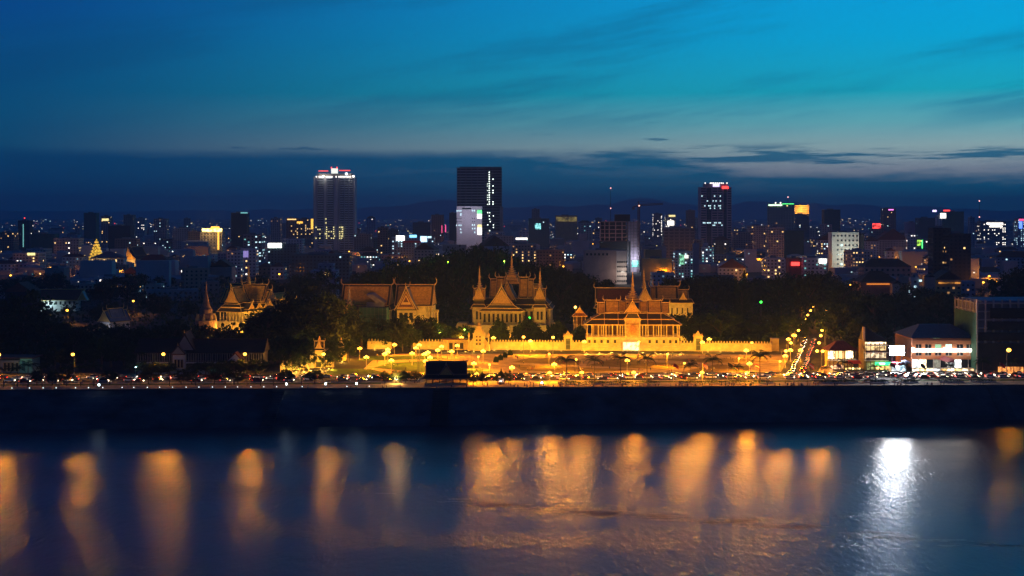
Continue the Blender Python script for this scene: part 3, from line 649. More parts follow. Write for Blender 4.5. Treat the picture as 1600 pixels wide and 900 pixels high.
# ---------------------------------------------------------------- city blocks
LIT = dict(w=E_white, c=E_cool, y=E_warm, d=E_dimw, n=E_cyan, g=E_gold, l=E_yel, b=E_dimc)
def win_faces(W, D, sides='flr'):
    out = []
    if 'f' in sides: out.append(('f', W))
    if 'l' in sides: out.append(('l', D))
    if 'r' in sides: out.append(('r', D))
    return out
def pane_on(mb, face, W, D, u, z0, w, h, o=.12):
    if face == 'f': mb.box(u - w / 2, u + w / 2, -o, .2, z0, z0 + h)
    elif face == 'l': mb.box(-W / 2 - o, -W / 2 + .2, u - w / 2, u + w / 2, z0, z0 + h)
    else: mb.box(W / 2 - .2, W / 2 + o, u - w / 2, u + w / 2, z0, z0 + h)
def windows(r, W, D, z0, z1, fh, cw, ww, wh, lit=.1, kinds='wcy', sides='flr', dark_m=None, rnd=None, dark_name='window_grid'):
    rnd = rnd or random; bags = {}
    for face, L in win_faces(W, D, sides):
        n = max(1, int(L / cw)); m = max(1, int((z1 - z0) / fh))
        ff = [rnd.choice([.15, .3, .6, 1, 2.6]) for _ in range(m)]; cf = [rnd.choice([.3, .7, 1, 2.2]) for _ in range(n)]
        for i in range(n):
            for j in range(m):
                u = (i + .5) * L / n - (L / 2 if face == 'f' else 0)
                k = rnd.choice(kinds) if rnd.random() < lit * ff[j] * cf[i] else '-'
                pane_on(bags.setdefault(k, MB()), face, W, D, u, z0 + (j + .25) * (z1 - z0) / m, ww, wh)
    for k, mb in bags.items():
        if k == '-': mb.build(dark_name, dark_m or glass, r, kind='stuff')
        else: mb.build('lit_window', LIT[k], r, kind='stuff')
def block(px0, px1, top, Y, m, label, lit=.10, kinds='wcyd', D=None, rz=0, fh=3.6, cw=4.0, roof='flat', cat='building', sides='flr', group=None, bands=False, base=0, ww=None, wh=None, name='city_block', rnd=None):
    s = Y / F; W = (px1 - px0) * s; hgt = Z_(top, Y); D = D or min(W, 26)
    r = T(name, label, cat, X_((px0 + px1) / 2, Y), Y, base, rz, group); hgt -= base
    MB().box(-W / 2, W / 2, 0, D, 0, hgt).build('wall', m, r)
    if roof == 'flat':
        MB().box(-W / 2 - .2, W / 2 + .2, -.25, D + .2, hgt - .1, hgt + .7).build('parapet', m, r)
        MB().box(-W * .22, W * .1, D * .3, D * .7, hgt, hgt + 2.8).build('roof_hut', C['dim'], r)
    elif roof == 'hip':
        MB().frustum(0, D / 2, hgt, hgt + min(W, D) * .32, W / 2 + .8, D / 2 + .8, max(.2, W / 2 - D * .4), .2).build('roof', tile_r if roof == 'hip' else tile_b, r)
    elif roof == 'gable':
        MB().prism([(-W / 2 - .6, hgt), (W / 2 + .6, hgt), (0, hgt + W * .35)], -.6, D + .6).build('roof', tile_r, r)
    if bands:
        mb = MB(); k = 0
        while (k + 1) * fh < hgt:
            mb.box(-W / 2 - .35, W / 2 + .35, -.5, D + .3, (k + 1) * fh - .35, (k + 1) * fh + .1); k += 1
        mb.build('floor_slab', C['grey'], r, kind='stuff')
    if sides: windows(r, W, D, 1.0, hgt - .5, fh, cw, ww or cw * .45, wh or fh * .45, lit, kinds, sides, rnd=rnd)
    r['_w'] = W; r['_d'] = D; r['_h'] = hgt
    return r
def strip_light(r, name, x0, x1, z0, z1, m, y=-.5, d=.4): return MB().box(x0, x1, y, y + d, z0, z1).build(name, m, r)

# tall tower with red roof beams
def tower_red():
    Y = 2600; s = Y / F; pc = 522.5; lx = lambda p: (p - pc) * s; lz = lambda q: Z_(q, Y)
    r = T('residential_tower', 'tall pale tower with glowing red roof beams and a white lit crown', 'tower', X_(pc, Y), Y, 0, 0)
    top = lz(276)
    MB().box(lx(490), lx(529), 0, 34, 0, top).box(lx(529), lx(554.5), 3, 34, 0, top - 1).build('wall', mat('tower_render', (.40, .44, .52), .8, .12, .05), r)
    mb = MB()                                            # vertical piers
    for p in (489.8, 495, 505.5, 510, 521, 527.5): mb.box(lx(p), lx(p + .8), -1.2, 2, 0, top)
    for p in (530, 537, 544, 551.5): mb.box(lx(p), lx(p + .6), 1.8, 5, 0, top - 1)
    mb.build('pier', C['blue'], r, kind='stuff')
    sl, gl = MB(), MB(); nf = 42
    for k in range(nf):
        z = 4 + (top - 8) * k / nf
        for a, b, y in ((496.5, 505.3, 0), (511.5, 520.8, 0), (531.3, 536.8, 3), (538.4, 543.8, 3), (545.4, 551.3, 3)):
            gl.box(lx(a), lx(b), y - .25, y + .2, z + 1.1, z + 3.2); sl.box(lx(a), lx(b), y - 1.5, y, z, z + 1.1)
    gl.build('balcony_glazing', glass, r, kind='stuff'); sl.build('balcony', mat('balcony_blue_white', (.55, .66, .78), .8, .12, .1), r, kind='stuff')
    lit = MB(); rr = random.Random(3)
    for zz_ in range(6):
        for p in (494, 497, 500, 508.5, 510.5, 514, 518, 521.5, 523, 531, 534, 535.5):
            if p == 510.5 or rr.random() < (.75 if p > 520 else .4): lit.box(lx(p) - .9, lx(p) + .9, -1.7, -1.3, lz(373) + zz_ * 4.0, lz(373) + zz_ * 4.0 + 1.9)
    for q in (349, 343): lit.box(lx(509.5) - .9, lx(509.5) + .9, -1.7, -1.3, lz(q), lz(q) + 2)
    lit.build('lit_window', E_yel, r, kind='stuff')
    MB().box(lx(496), lx(549), 4, 30, top, lz(271)).build('penthouse', C['dim'], r)
    lit = MB()
    for p in [489.5 + 2.2 * k for k in range(30)]:
        if rr.random() < .8: lit.box(lx(p), lx(p + 1.3), -1.4, -.8, top - 1.5, top + 1.0)
    lit.build('crown_light', E_white, r, kind='stuff')
    for p, w in ((505.5, 2.4), (552.5, 2.6)): MB().ball((lx(p), -2, top + .5), w * .8).build('floodlight', E_white, r)
    point(r, top + 3, 9000, (1, .8, .6), 1.5, lx(505.5), -7); point(r, top + 3, 9000, (1, .8, .6), 1.5, lx(552.5), -5)
    for a, b, q in ((496.5, 512, 267), (529, 546.5, 266.3)): MB().box(lx(a), lx(b), 8, 10, lz(q) - .8, lz(q) + 1).build('roof_beam', emit('red_beam', (1, .09, .08), 1.5), r)
    MB().box(lx(516.5), lx(526), 9, 20, top, lz(263)).build('crown_core', emit('crown_glow', (.95, 1, .9), 1.2), r)
    for p in (517, 525.5): MB().box(lx(p) - .8, lx(p) + .8, 8, 10, lz(263), lz(260.5)).build('beacon', E_red, r)
    MB().ball((lx(541), 2, lz(271.5)), 2.6).build('round_light', emit('pale_blue_glow', (.7, .85, 1), 3), r)
tower_red()
def tower_dark():
    Y = 2700; s = Y / F; pc = 749.5; lx = lambda p: (p - pc) * s; lz = lambda q: Z_(q, Y)
    r = T('office_tower', 'dark unfinished office tower with one column of white work lights', 'tower', X_(pc, Y), Y, 0, 0)
    top = lz(262)
    MB().box(lx(714.5), lx(784), 0, 40, 0, top).build('wall', mat('bare_concrete', (.035, .04, .042), .8, .2, .05), r)
    sl, co = MB(), MB(); nf = 31
    for k in range(nf + 1): sl.box(lx(714), lx(757), -1, 0, top - 5.2 * k - 1.3, top - 5.2 * k); sl.box(lx(757), lx(784.5), -1, 0, top - 5.2 * k - .6, top - 5.2 * k)
    sl.build('floor_slab', mat('slab_edge', (.42, .54, .55), .8, .2, .1), r, kind='stuff')
    for p in (714.3, 719, 728, 737, 746, 757, 770, 783): co.box(lx(p) - .5, lx(p) + .5, -1.3, 0, 0, top + 1)
    co.build('concrete_column', C['dim'], r, kind='stuff')
    MB().box(lx(718), lx(783.5), 3, 36, top, lz(260.5)).build('roof_frame', C['black'], r)
    lit = MB(); rr = random.Random(5)
    for k in range(15):
        q = 270 + 3.55 * k
        lit.box(lx(764.5) - .9, lx(764.5) + .9, -1.5, -1.1, lz(q), lz(q) + 1.9)
        if rr.random() < .5: lit.box(lx(770.3) - .9, lx(770.3) + .9, -1.5, -1.1, lz(q), lz(q) + 1.9)
        if rr.random() < .35: lit.box(lx(761.6) - .5, lx(761.6) + .5, -1.5, -1.1, lz(q), lz(q) + 1.2)
    for p, q in ((762, 333), (765, 333), (764.5, 338), (771, 338), (765, 343), (766, 347), (762, 352), (771, 352), (771, 356), (765, 361)): lit.box(lx(p) - .8, lx(p) + .8, -1.5, -1.1, lz(q), lz(q) + 1.7)
    lit.build('work_light', emit('work_light_white', (.85, 1, .9), 4), r, kind='stuff')
    MB().box(lx(781), lx(786), -1, 20, 0, lz(323)).build('stair_shaft', C['grey'], r)
    Y = 2480; s = Y / F; pc = 735; lx = lambda p: (p - pc) * s
    r = block(713.5, 753, 323, Y, mat('white_panel', (.66, .62, .70), .8, .08, .05), 'white slab block with bright stacked lounge windows on one edge', 0, sides='', name='office_block')
    for a, b, q0, q1, m in ((748, 754.5, 334, 329, E_green), (747.5, 754.5, 341, 334.5, E_white), (748, 754.5, 355, 351, E_yel), (748, 754.5, 366.5, 356, E_white)): MB().box(lx(a), lx(b), -1, 4, Z_(q0, Y), Z_(q1, Y)).build('lounge_window', m, r)
    lit, dk_ = MB(), MB()
    for p, q in ((716, 330.5), (719, 330.5), (722, 330.5), (740, 330), (743, 330), (721.7, 337), (722, 335), (715, 353), (719, 353), (722, 353), (740, 352.5), (743, 352.5), (721.5, 359), (722, 364), (740, 358), (743.5, 358), (743.5, 364)): lit.box(lx(p) - .7, lx(p) + .7, -.4, .1, Z_(q, Y), Z_(q, Y) + 2.2)
    for p in (716, 719, 722, 740, 743):
        for q in (342, 347): dk_.box(lx(p) - .7, lx(p) + .7, -.3, .1, Z_(q, Y), Z_(q, Y) + 1.6)
    dk_.box(lx(724), lx(738), -.3, .1, Z_(327, Y), Z_(324.6, Y))
    lit.build('lit_window', E_cool, r, kind='stuff'); dk_.build('window_grid', glass, r, kind='stuff')
    point(r, 75, 35000, (.9, .85, 1), 3, 0, -40)
tower_dark()
def tower_sign():
    Y = 2800; s = Y / F; pc = 1118.5; lx = lambda p: (p - pc) * s; lz = lambda q: Z_(q, Y)
    r = T('bank_tower', 'banded office tower with a red sign and white lights along its top', 'tower', X_(pc, Y), Y)
    top = lz(289)
    MB().box(lx(1094.5), lx(1143), 0, 38, 0, top - 4).box(lx(1102), lx(1137), 1, 36, top - 4, top + 3).build('wall', mat('tower_pink_band', (.58, .42, .42), .8, .15, .05), r)
    gl, lit, lw = MB(), MB(), MB(); nf = 26; rr = random.Random(9)
    for k in range(nf):
        z = 3 + (top - 9) * k / nf; hh = (top - 9) / nf
        for a, b, full in ((1095.5, 1103, 0), (1104, 1111.5, 1), (1113, 1120.5, 0), (1122, 1129, 0), (1130.5, 1135.5, 1), (1136.8, 1142.2, 0)):
            bag = gl
            gl.box(lx(a), lx(b), -.3, .2, z + (.05 if full else .4) * hh, z + hh * (1.02 if full else .92))
            rows_ = {22: .25, 20: .3, 18: .6, 17: .35, 11: .7, 10: .3, 1: .35}
            if k in rows_:
                for q in range(3):
                    if rr.random() < rows_[k] and a < 1130: (lit if a < 1128 else lw).box(lx(a) + q * 2.9 + .4, lx(a) + q * 2.9 + 2.6, -.6, -.2, z + .45 * hh, z + .9 * hh)
    gl.build('window_band', mat('blue_tower_glass', (.015, .025, .04), .25, 0, 1, 0, .5), r, kind='stuff'); lit.build('lit_window', E_cool, r, kind='stuff')
    MB().box(lx(1128), lx(1138), -1.2, 0, lz(295), lz(291)).build('roof_sign', E_red, r)
    MB().box(lx(1114), lx(1124), -.8, .3, lz(291.5), lz(287.5)).build('roof_sign', emit('violet_white_sign', (.65, .6, 1), 2.5), r)
    mb = MB()
    for p in (1102, 1110, 1112.5, 1115, 1118, 1121, 1124, 1127, 1130, 1136): mb.box(lx(p) - .9, lx(p) + .9, .3, 1.2, lz(286.8), lz(285.2))
    mb.build('crown_light', E_white, r, kind='stuff')
tower_sign()

CB = []     # (px0, px1, top, Y, material, label, options)
def cb(*a, **k): CB.append((a, k))
cb(913, 979, 392, 1560, C['pink'], 'low pink block with a bright gridded end wall below the crane', lit=.02, sides='', D=20)
cb(1008, 1034, 391, 1760, C['ochre'], 'plain ochre box building behind the lamp lit yellow wall', lit=0, sides='')
cb(1004, 1050, 405, 1650, mat('yellow_wall', (.55, .42, .16), .8, .15, .1), 'long low building with a plain yellow wall lit by a street lamp', lit=0, sides='', D=16)
cb(1055, 1083, 394, 1620, C['pale'], 'white office with a green lit stairwell near the yellow wall', lit=.15, kinds='nc', fh=3.2, cw=3.4)
cb(1083, 1092, 381, 1700, C['blue'], 'narrow pale blue slab tower beside the green lit office', lit=0, sides='')
cb(1037, 1086, 357, 2200, C['dim'], 'dark gridded frame block between the crane and the banded tower', lit=.03, fh=4.6, cw=8, bands=True, ww=6, wh=2.6)
cb(1300, 1342, 364, 1900, mat('white_block', (.72, .72, .66), .8, .08, .1), 'white eight storey block with a grid of square dark windows', lit=.08, kinds='cw', sides='', D=24)
cb(1342, 1350, 366, 1906, C['black'], 'dark narrow annexe against the white square windowed block', lit=0, sides='', D=20)
cb(1199, 1240, 319, 3000, C['beige'], 'hotel block with white and green lights along its roof edge', lit=.06, kinds='dy', fh=5.2, cw=5.4, rz=-.25)
cb(1242, 1264, 321, 3300, C['ochre'], 'slab floodlit bright orange behind the green roofed hotel', lit=0, sides='', D=20)
cb(1242, 1264, 335, 3200, C['dim'], 'dark block in front of the floodlit orange slab', lit=.06)
cb(1458, 1486, 357, 1420, C['black'], 'black apartment tower, the slimmer half of a dark pair', lit=.01, kinds='d')
cb(1483, 1517, 366, 1400, C['black'], 'black apartment tower with a few orange windows, wider of a dark pair', lit=.035, kinds='dyd')
cb(313, 347, 363, 2300, C['beige'], 'unfinished block crowned with a blaze of golden lights', lit=.04, fh=4.2, cw=5, bands=True)
cb(361, 386, 333, 2800, C['black'], 'dark tower with cyan lights at one roof corner', lit=.01)
cb(380, 409, 367, 2000, C['dim'], 'office block with rows of blue white windows', lit=.5, kinds='ccn', cw=5)
cb(0, 22, 363, 2500, C['brown'], 'brown block with warm windows at the far end of the skyline', lit=.1, kinds='yd')
cb(28, 46, 345, 2700, C['black'], 'dark slim tower with a column of pale green stair windows', lit=.01)
cb(48, 85, 366, 2400, net_g, 'building wrapped in dark green netting beside the slim tower', lit=0, sides='')
cb(84, 123, 373, 2250, C['beige'], 'beige flat roofed block with a few lit rooms', lit=.1, kinds='yw')
cb(20, 60, 396, 1800, C['grey'], 'low grey hall with a bright yellow sign at its roof', lit=.05)
cb(158, 172, 338, 3000, C['dim'], 'slim tower with a yellow lit top floor', lit=.1, kinds='y')
cb(131, 150, 333, 3200, net_g, 'tower in dark green netting near the yellow topped tower', lit=0, sides='')
cb(169, 204, 353, 2500, C['black'], 'big black unlit box behind the golden stupa', lit=0, sides='')
cb(193, 208, 336, 3400, C['brown'], 'reddish slab rising behind the black unlit box', lit=.02)
cb(240, 260, 342, 3300, C['pink'], 'pale pink slab with one blank wall', lit=.02)
cb(212, 226, 341, 3600, C['grey'], 'pale grey slab with white roof lights', lit=.15, kinds='w')
cb(270, 298, 357, 2600, C['grey'], 'grey slab left unlit between small roofs', lit=.03)
cb(294, 313, 362, 2420, C['brown'], 'brown dark block joined to the golden crowned block', lit=.02)
cb(355, 376, 393, 1700, C['pale'], 'small white walled house lit from its yard', lit=.1)
cb(376, 400, 389, 1750, C['pale'], 'white cube house with purple lit panel', lit=.12)
cb(423, 438, 341, 3000, C['grey'], 'two tone grey slab with one lit stair strip', lit=.1, kinds='d')
cb(447, 464, 341, 3100, C['brown'], 'brown block with a row of warm lamps under its roof', lit=.08, kinds='y')
cb(463, 489, 342, 3050, C['brown'], 'block with orange signs and a vertical orange light strip', lit=.1, kinds='y')
cb(418, 463, 382, 1950, C['teal'], 'low teal shopping hall with a blazing white sign', lit=.05, kinds='c')
cb(441, 472, 374, 2150, C['pale'], 'low white roofed hall behind the blazing white sign', lit=0)
cb(455, 546, 398, 1650, C['teal'], 'long dark teal slab block beyond the palace trees', lit=.02, kinds='c')
cb(590, 606, 356, 2300, C['brown'], 'brown apartment block with a dark blank side', lit=.05, kinds='y')
cb(606, 622, 359, 2320, C['teal'], 'teal apartment block joined to the brown one', lit=.05, kinds='c')
cb(553, 580, 366, 2450, C['dim'], 'dark block with a blue point of light', lit=.03, kinds='c')
cb(645, 672, 348, 3000, C['teal'], 'dark teal block on the near side of the red neon tower', lit=.01)
cb(674, 693, 336, 3200, C['brown'], 'brown tower marked by vertical red neon strips', lit=.02)
cb(702, 713, 333, 3300, C['black'], 'thin black slab beside the unfinished dark tower', lit=0)
cb(612, 678, 371, 2150, C['blue'], 'blue lit market hall with white and red roof signs', lit=.15, kinds='cb')
cb(757, 803, 369, 2250, C['grey'], 'low grey podium at the foot of the dark tower', lit=0, sides='f')
cb(826, 858, 342, 2600, C['teal'], 'dark green netted block with a cluster of cyan windows', lit=.02)
cb(831, 843, 327, 3500, C['dim'], 'dim slim tower behind the cyan windowed block', lit=0)
cb(868, 902, 337, 3400, C['ochre'], 'flat topped hall with a pale yellow lit facade', lit=0, sides='')
cb(800, 838, 382, 1900, C['pink'], 'pink apartment row with warm lit rooms', lit=.18, kinds='dy')
cb(838, 882, 391, 1850, C['brown'], 'brown low row with orange street light on its front', lit=.12, kinds='d')
cb(1040, 1056, 336, 3000, C['pale'], 'small tower with bright white and yellow top floors', lit=.3, kinds='wl')
cb(1021, 1035, 334, 3500, C['dim'], 'dim slab with a strip of white lights', lit=.2, kinds='w')
cb(1073, 1086, 329, 3400, C['brown'], 'brown slab near the banded office tower', lit=.02)
cb(1146, 1176, 363, 2400, C['pink'], 'low pink block at the foot of the banded tower', lit=.06, kinds='d')
cb(1170, 1200, 353, 2600, C['beige'], 'beige block with a bright stairwell on its side', lit=.08, kinds='y')
cb(1200, 1225, 356, 2150, C['grey'], 'grey windowed block with a lamp at its corner', lit=.06, kinds='y')
cb(1225, 1256, 361, 2250, net_g, 'low building in green netting before the orange slab', lit=0, sides='')
cb(1288, 1313, 328, 3100, net_g, 'dark green netted tower along the horizon', lit=0, sides='')
cb(1284, 1300, 351, 2700, C['grey'], 'grey slab behind the white square windowed block', lit=.05, kinds='c')
cb(1365, 1396, 357, 2350, C['dim'], 'dark slab under a glowing red sign', lit=.02)
cb(1418, 1436, 348, 2700, C['lavender'], 'slab with a plain pinkish violet wall', lit=0, sides='')
cb(1436, 1461, 341, 2650, C['teal'], 'teal slab block behind the black apartment pair', lit=.02, kinds='b')
cb(1380, 1400, 326, 3500, C['brown'], 'brown tower topped with a pink light', lit=.06)
cb(1418, 1431, 366, 2150, C['pale'], 'white block with brightly lit balconies', lit=.45, kinds='w', bands=True)
cb(1432, 1446, 374, 2160, C['dim'], 'small block with a green neon corner', lit=.15, kinds='y')
cb(1475, 1506, 331, 3000, net_g, 'large green netted tower under a long red sign', lit=0, sides='')
cb(1463, 1472, 338, 2950, C['pale'], 'slim pale slab at the edge of the netted tower', lit=.02)
cb(1515, 1523, 340, 2900, C['blue'], 'pale blue thin slab beyond the black apartment pair', lit=.02)
cb(1533, 1572, 346, 2900, C['dim'], 'wide mall with a long row of white lit windows', lit=.3, kinds='w')
cb(1590, 1606, 342, 2600, C['blue'], 'tower glowing with blue and pink neon', lit=.3, kinds='cb')
cb(1385, 1398, 392, 1800, C['pale'], 'small white house with a warm yard lamp', lit=.1, roof='gable')
cb(1350, 1424, 417, 1480, C['pink'], 'long reddish arcaded two storey building with arched windows', lit=.0, roof='hip', fh=5, cw=5)
cb(1255, 1292, 404, 1620, C['pale'], 'white arcaded building with a bright white roof sign', lit=.1, kinds='n')
cb(1198, 1226, 404, 1600, C['pale'], 'pale shophouse row near the red street sign', lit=.15, kinds='y')
cb(1232, 1254, 404, 1630, C['red'], 'red fronted shop with a glowing red sign', lit=0, sides='')
cb(215, 263, 409, 1700, C['pale'], 'long low white building with warm arched windows', lit=.2, kinds='dy', roof='hip')
cb(288, 326, 420, 1380, mat('salmon_wall', (.40, .28, .22), .85, .2, .1), 'long salmon wall building angled away from the street', lit=.03, rz=.5, D=12)
cb(328, 362, 417, 1500, C['pink'], 'pinkish low shed roofed house behind the palace stupa', lit=0, sides='', roof='gable')
cb(485, 525, 424, 1280, C['lavender'], 'lavender house with one warm lit window among the trees', lit=0, sides='')
cb(70, 100, 420, 1400, C['pink'], 'pink walled house below the bright low hall', lit=0, sides='')
cb(8, 50, 456, 1050, C['black'], 'dark long shed roof among trees at the near city edge', lit=0, roof='gable', sides='')
cb(1405, 1420, 434, 1120, C['pink'], 'small pink house with one round window', lit=0, sides='', D=9)
cb(1424, 1436, 435, 1140, C['pale'], 'tiny white house with a bright doorway', lit=.5, kinds='c', D=8)
cb(1449, 1461, 433, 1110, C['pink'], 'small pink gabled house end beyond the dark trees', lit=0, roof='gable', sides='', D=9)
cb(1462, 1502, 437, 1130, C['ochre'], 'row of orange lit huts with peaked roofs', lit=.1, kinds='d', roof='gable')
cb(1345, 1405, 441, 1100, C['brown'], 'long low shed with an orange lit eave', lit=0, sides='', roof='hip')
cb(1395, 1408, 443, 1090, C['beige'], 'beige gable end of a small house by the long shed', lit=0, sides='', roof='gable', D=9)
CO = {}
for i, (a, k) in enumerate(CB): CO[a[5]] = block(*a, **k, rnd=random.Random(i))
def extra(label_part):
    for l_, o in CO.items():
        if label_part in l_: return o
    raise KeyError(label_part)
def onblock(part, name, px0, px1, q0, q1, m, d=.5, y=-.9):    # a sign or lit strip on the front of a block
    o = extra(part); Y = o.location.y; s = Y / F; x = o.location.x
    return MB().box(X_(px0, Y) - x, X_(px1, Y) - x, y, y + d, Z_(q1, Y), Z_(q0, Y)).build(name, m, o)
onblock('golden lights', 'roof_light', 316, 347, 357, 362, emit('gold_blaze', (1, .70, .15), 7, False, .12)); onblock('golden lights', 'light_strip', 340, 342.5, 362, 390, E_gold); onblock('golden lights', 'roof_light', 330, 343, 354, 357, E_gold)
point(extra('golden lights'), 66, 70000, (1, .62, .2), 3, 2, -14)
onblock('cyan lights', 'roof_light', 376, 387, 331.5, 333.5, E_cyan)
onblock('bright yellow sign', 'roof_sign', 43, 55, 395, 399, E_yel); onblock('yellow lit top', 'top_floor', 159.5, 170, 341.5, 345, E_yel)
onblock('column of pale green', 'stair_window', 36, 37.2, 350, 386, E_cyan); onblock('column of pale green', 'roof_beacon', 38, 39.5, 340, 341.5, E_red)
onblock('blazing white sign', 'roof_sign', 419, 440, 380, 387, emit('sign_white', (1, 1, .9), 7)); onblock('orange signs', 'light_strip', 486, 489.5, 342, 358, E_gold); onblock('orange signs', 'roof_sign', 464, 473, 346, 349, E_gold)
onblock('row of warm lamps', 'roof_light', 449, 463, 342, 343.5, E_warm)
onblock('red neon strips', 'neon_strip', 690, 691, 352, 364, E_pink); onblock('red neon strips', 'neon_strip', 695.5, 697, 351, 363, E_pink)
for a, b, q0, q1, m in ((619, 632, 368, 376, E_white), (640, 651, 367, 371, emit('sky_blue_sign', (.2, .6, 1), 3)), (657, 667, 369, 378, emit('ice_blue_sign', (.4, .7, 1), 3)), (668, 674, 369, 372, E_cool)): onblock('market hall', 'roof_sign', a, b, q0, q1, m)
onblock('market hall', 'red_awning', 630, 658, 376, 379, mat('red_awning', (.45, .05, .05), .7))
onblock('cluster of cyan', 'lit_window', 836, 845, 349, 358, emit('cyan_patch', (.3, .9, .9), 1.6, False, .35))
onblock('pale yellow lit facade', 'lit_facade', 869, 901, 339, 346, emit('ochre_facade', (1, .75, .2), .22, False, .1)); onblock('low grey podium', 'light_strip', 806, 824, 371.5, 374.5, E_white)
onblock('bright white and yellow top', 'top_floor', 1045, 1055, 336, 338.5, E_yel); onblock('bright white and yellow top', 'lit_window', 1043, 1053, 345, 352, E_white)
onblock('green lights along', 'roof_light', 1201, 1222, 319.5, 321.5, emit('pale_green_lights', (.6, 1, .6), 3)); onblock('green lights along', 'roof_light', 1222, 1240, 318, 319, E_green); onblock('green lights along', 'roof_lamp', 1211, 1213, 316, 318, E_white); onblock('green lights along', 'roof_lamp', 1218.5, 1220.5, 316, 318, E_white)
o = extra('floodlit bright orange'); mb = MB()
for i in range(9):
    for j in range(6): mb.box(-14.5 + i * 3.4, -12.3 + i * 3.4, -.4, .1, o['_h'] - 4 - 4.4 * j, o['_h'] - 1.6 - 4.4 * j)
mb.build('window_grid', C['brown'], o, kind='stuff'); point(o, o['_h'] - 10, 150000, (1, .48, .10), 3, 0, -22)
onblock('glowing red sign', 'roof_sign', 1363, 1376, 349, 357, emit('red_sign_wide', (1, .06, .05), 2.5, False, .2)); onblock('green neon corner', 'neon_strip', 1440, 1441.5, 375, 388, E_green); onblock('green neon corner', 'sign', 1433, 1438, 375, 384, emit('lime_sign', (.5, 1, .1), 1.5, False, .5))
onblock('under a long red sign', 'roof_sign', 1474, 1484, 328, 330, E_red); onblock('edge of the netted', 'roof_sign', 1457, 1463, 328, 331, emit('lilac_sign', (.75, .6, 1), 3)); onblock('edge of the netted', 'lit_panel', 1469, 1478, 333, 341, E_white)
onblock('blue and pink neon', 'neon_sign', 1592, 1597, 346, 357, E_blue); onblock('blue and pink neon', 'neon_sign', 1592, 1600, 342, 345, E_pink); onblock('topped with a pink', 'roof_sign', 1388, 1396, 327, 328.5, emit('magenta_light', (1, .25, .9), 2.5))
onblock('bright white roof sign', 'roof_sign', 1280, 1291, 405, 411, emit('sign_white', (1, 1, .9), 7)); onblock('red fronted shop', 'shop_sign', 1236, 1249, 409.5, 415, E_red); onblock('one warm lit window', 'lit_window', 508, 514, 425.5, 430, E_warm); onblock('bright doorway', 'doorway', 1436, 1440, 437, 440, E_cool)
onblock('purple lit panel', 'lit_panel', 379, 388, 392, 402, emit('violet_panel', (.5, .4, 1), .6)); onblock('green lit stairwell', 'stair_window', 1062, 1069, 398, 413, emit('green_stair', (.35, 1, .6), .8, False, .3)); onblock('green lit stairwell', 'sign_lamp', 1070, 1075, 399, 403, E_white)
onblock('orange lit eave', 'lit_eave', 1354, 1405, 443, 444.5, emit('orange_eave', (1, .30, .04), 1.1)); onblock('peaked roofs', 'lit_front', 1466, 1500, 441, 443, emit('orange_front', (1, .40, .06), .9, False, .3))
onblock('wide mall', 'window_row', 1541, 1567, 348, 350.5, E_white); onblock('wide mall', 'window_row', 1546, 1566, 352.5, 355, E_white)
# gridded end wall of the pink block and square windows of the white one
o = extra('gridded end wall'); Wd = o['_w']; s = 1560 / F; x0 = (963 - 946) * s
MB().box(x0, Wd / 2 + .1, -.5, 20.2, 0, o['_h'] + .3).build('end_wall', mat('lit_end_wall', (.68, .56, .52), .8, .1, .1), o)
for i in range(5):
    for j in range(5): MB().box(x0 + 1 + 2.25 * i, x0 + 2.5 + 2.25 * i, -.8, 0, 2.6 + 5.2 * j, 4.6 + 5.2 * j).build('window', glass, o)
for i in range(6): MB().box(-Wd / 2 + 2 + 4.4 * i, -Wd / 2 + 4 + 4.4 * i, -.25, .1, o['_h'] - 5, o['_h'] - 2.6).build('window', glass, o)
point(o, 12, 6000, (1, .9, .75), 2, x0 + 8, -12)
o = extra('grid of square'); Wd = o['_w']; HW = o['_h']
wm = MB().box(-1.15, 1.15, -.25, .1, 0, 2.5).mesh('window', glass); wl = MB().box(-1.15, 1.15, -.25, .1, 0, 2.5).mesh('window', E_cool)
rr = random.Random(2)
for i in range(7):
    for j in range(8):
        if (i < 1 and j < 7) or rr.random() < .02: continue
        obj('window', wl if rr.random() < .07 else wm, o, (-Wd / 2 + 2.6 + i * (Wd - 5.2) / 6, 0, 2.5 + j * (HW - 7.5) / 7))
point(o, 24, 30000, (.9, 1, .85), 3, 0, -30)

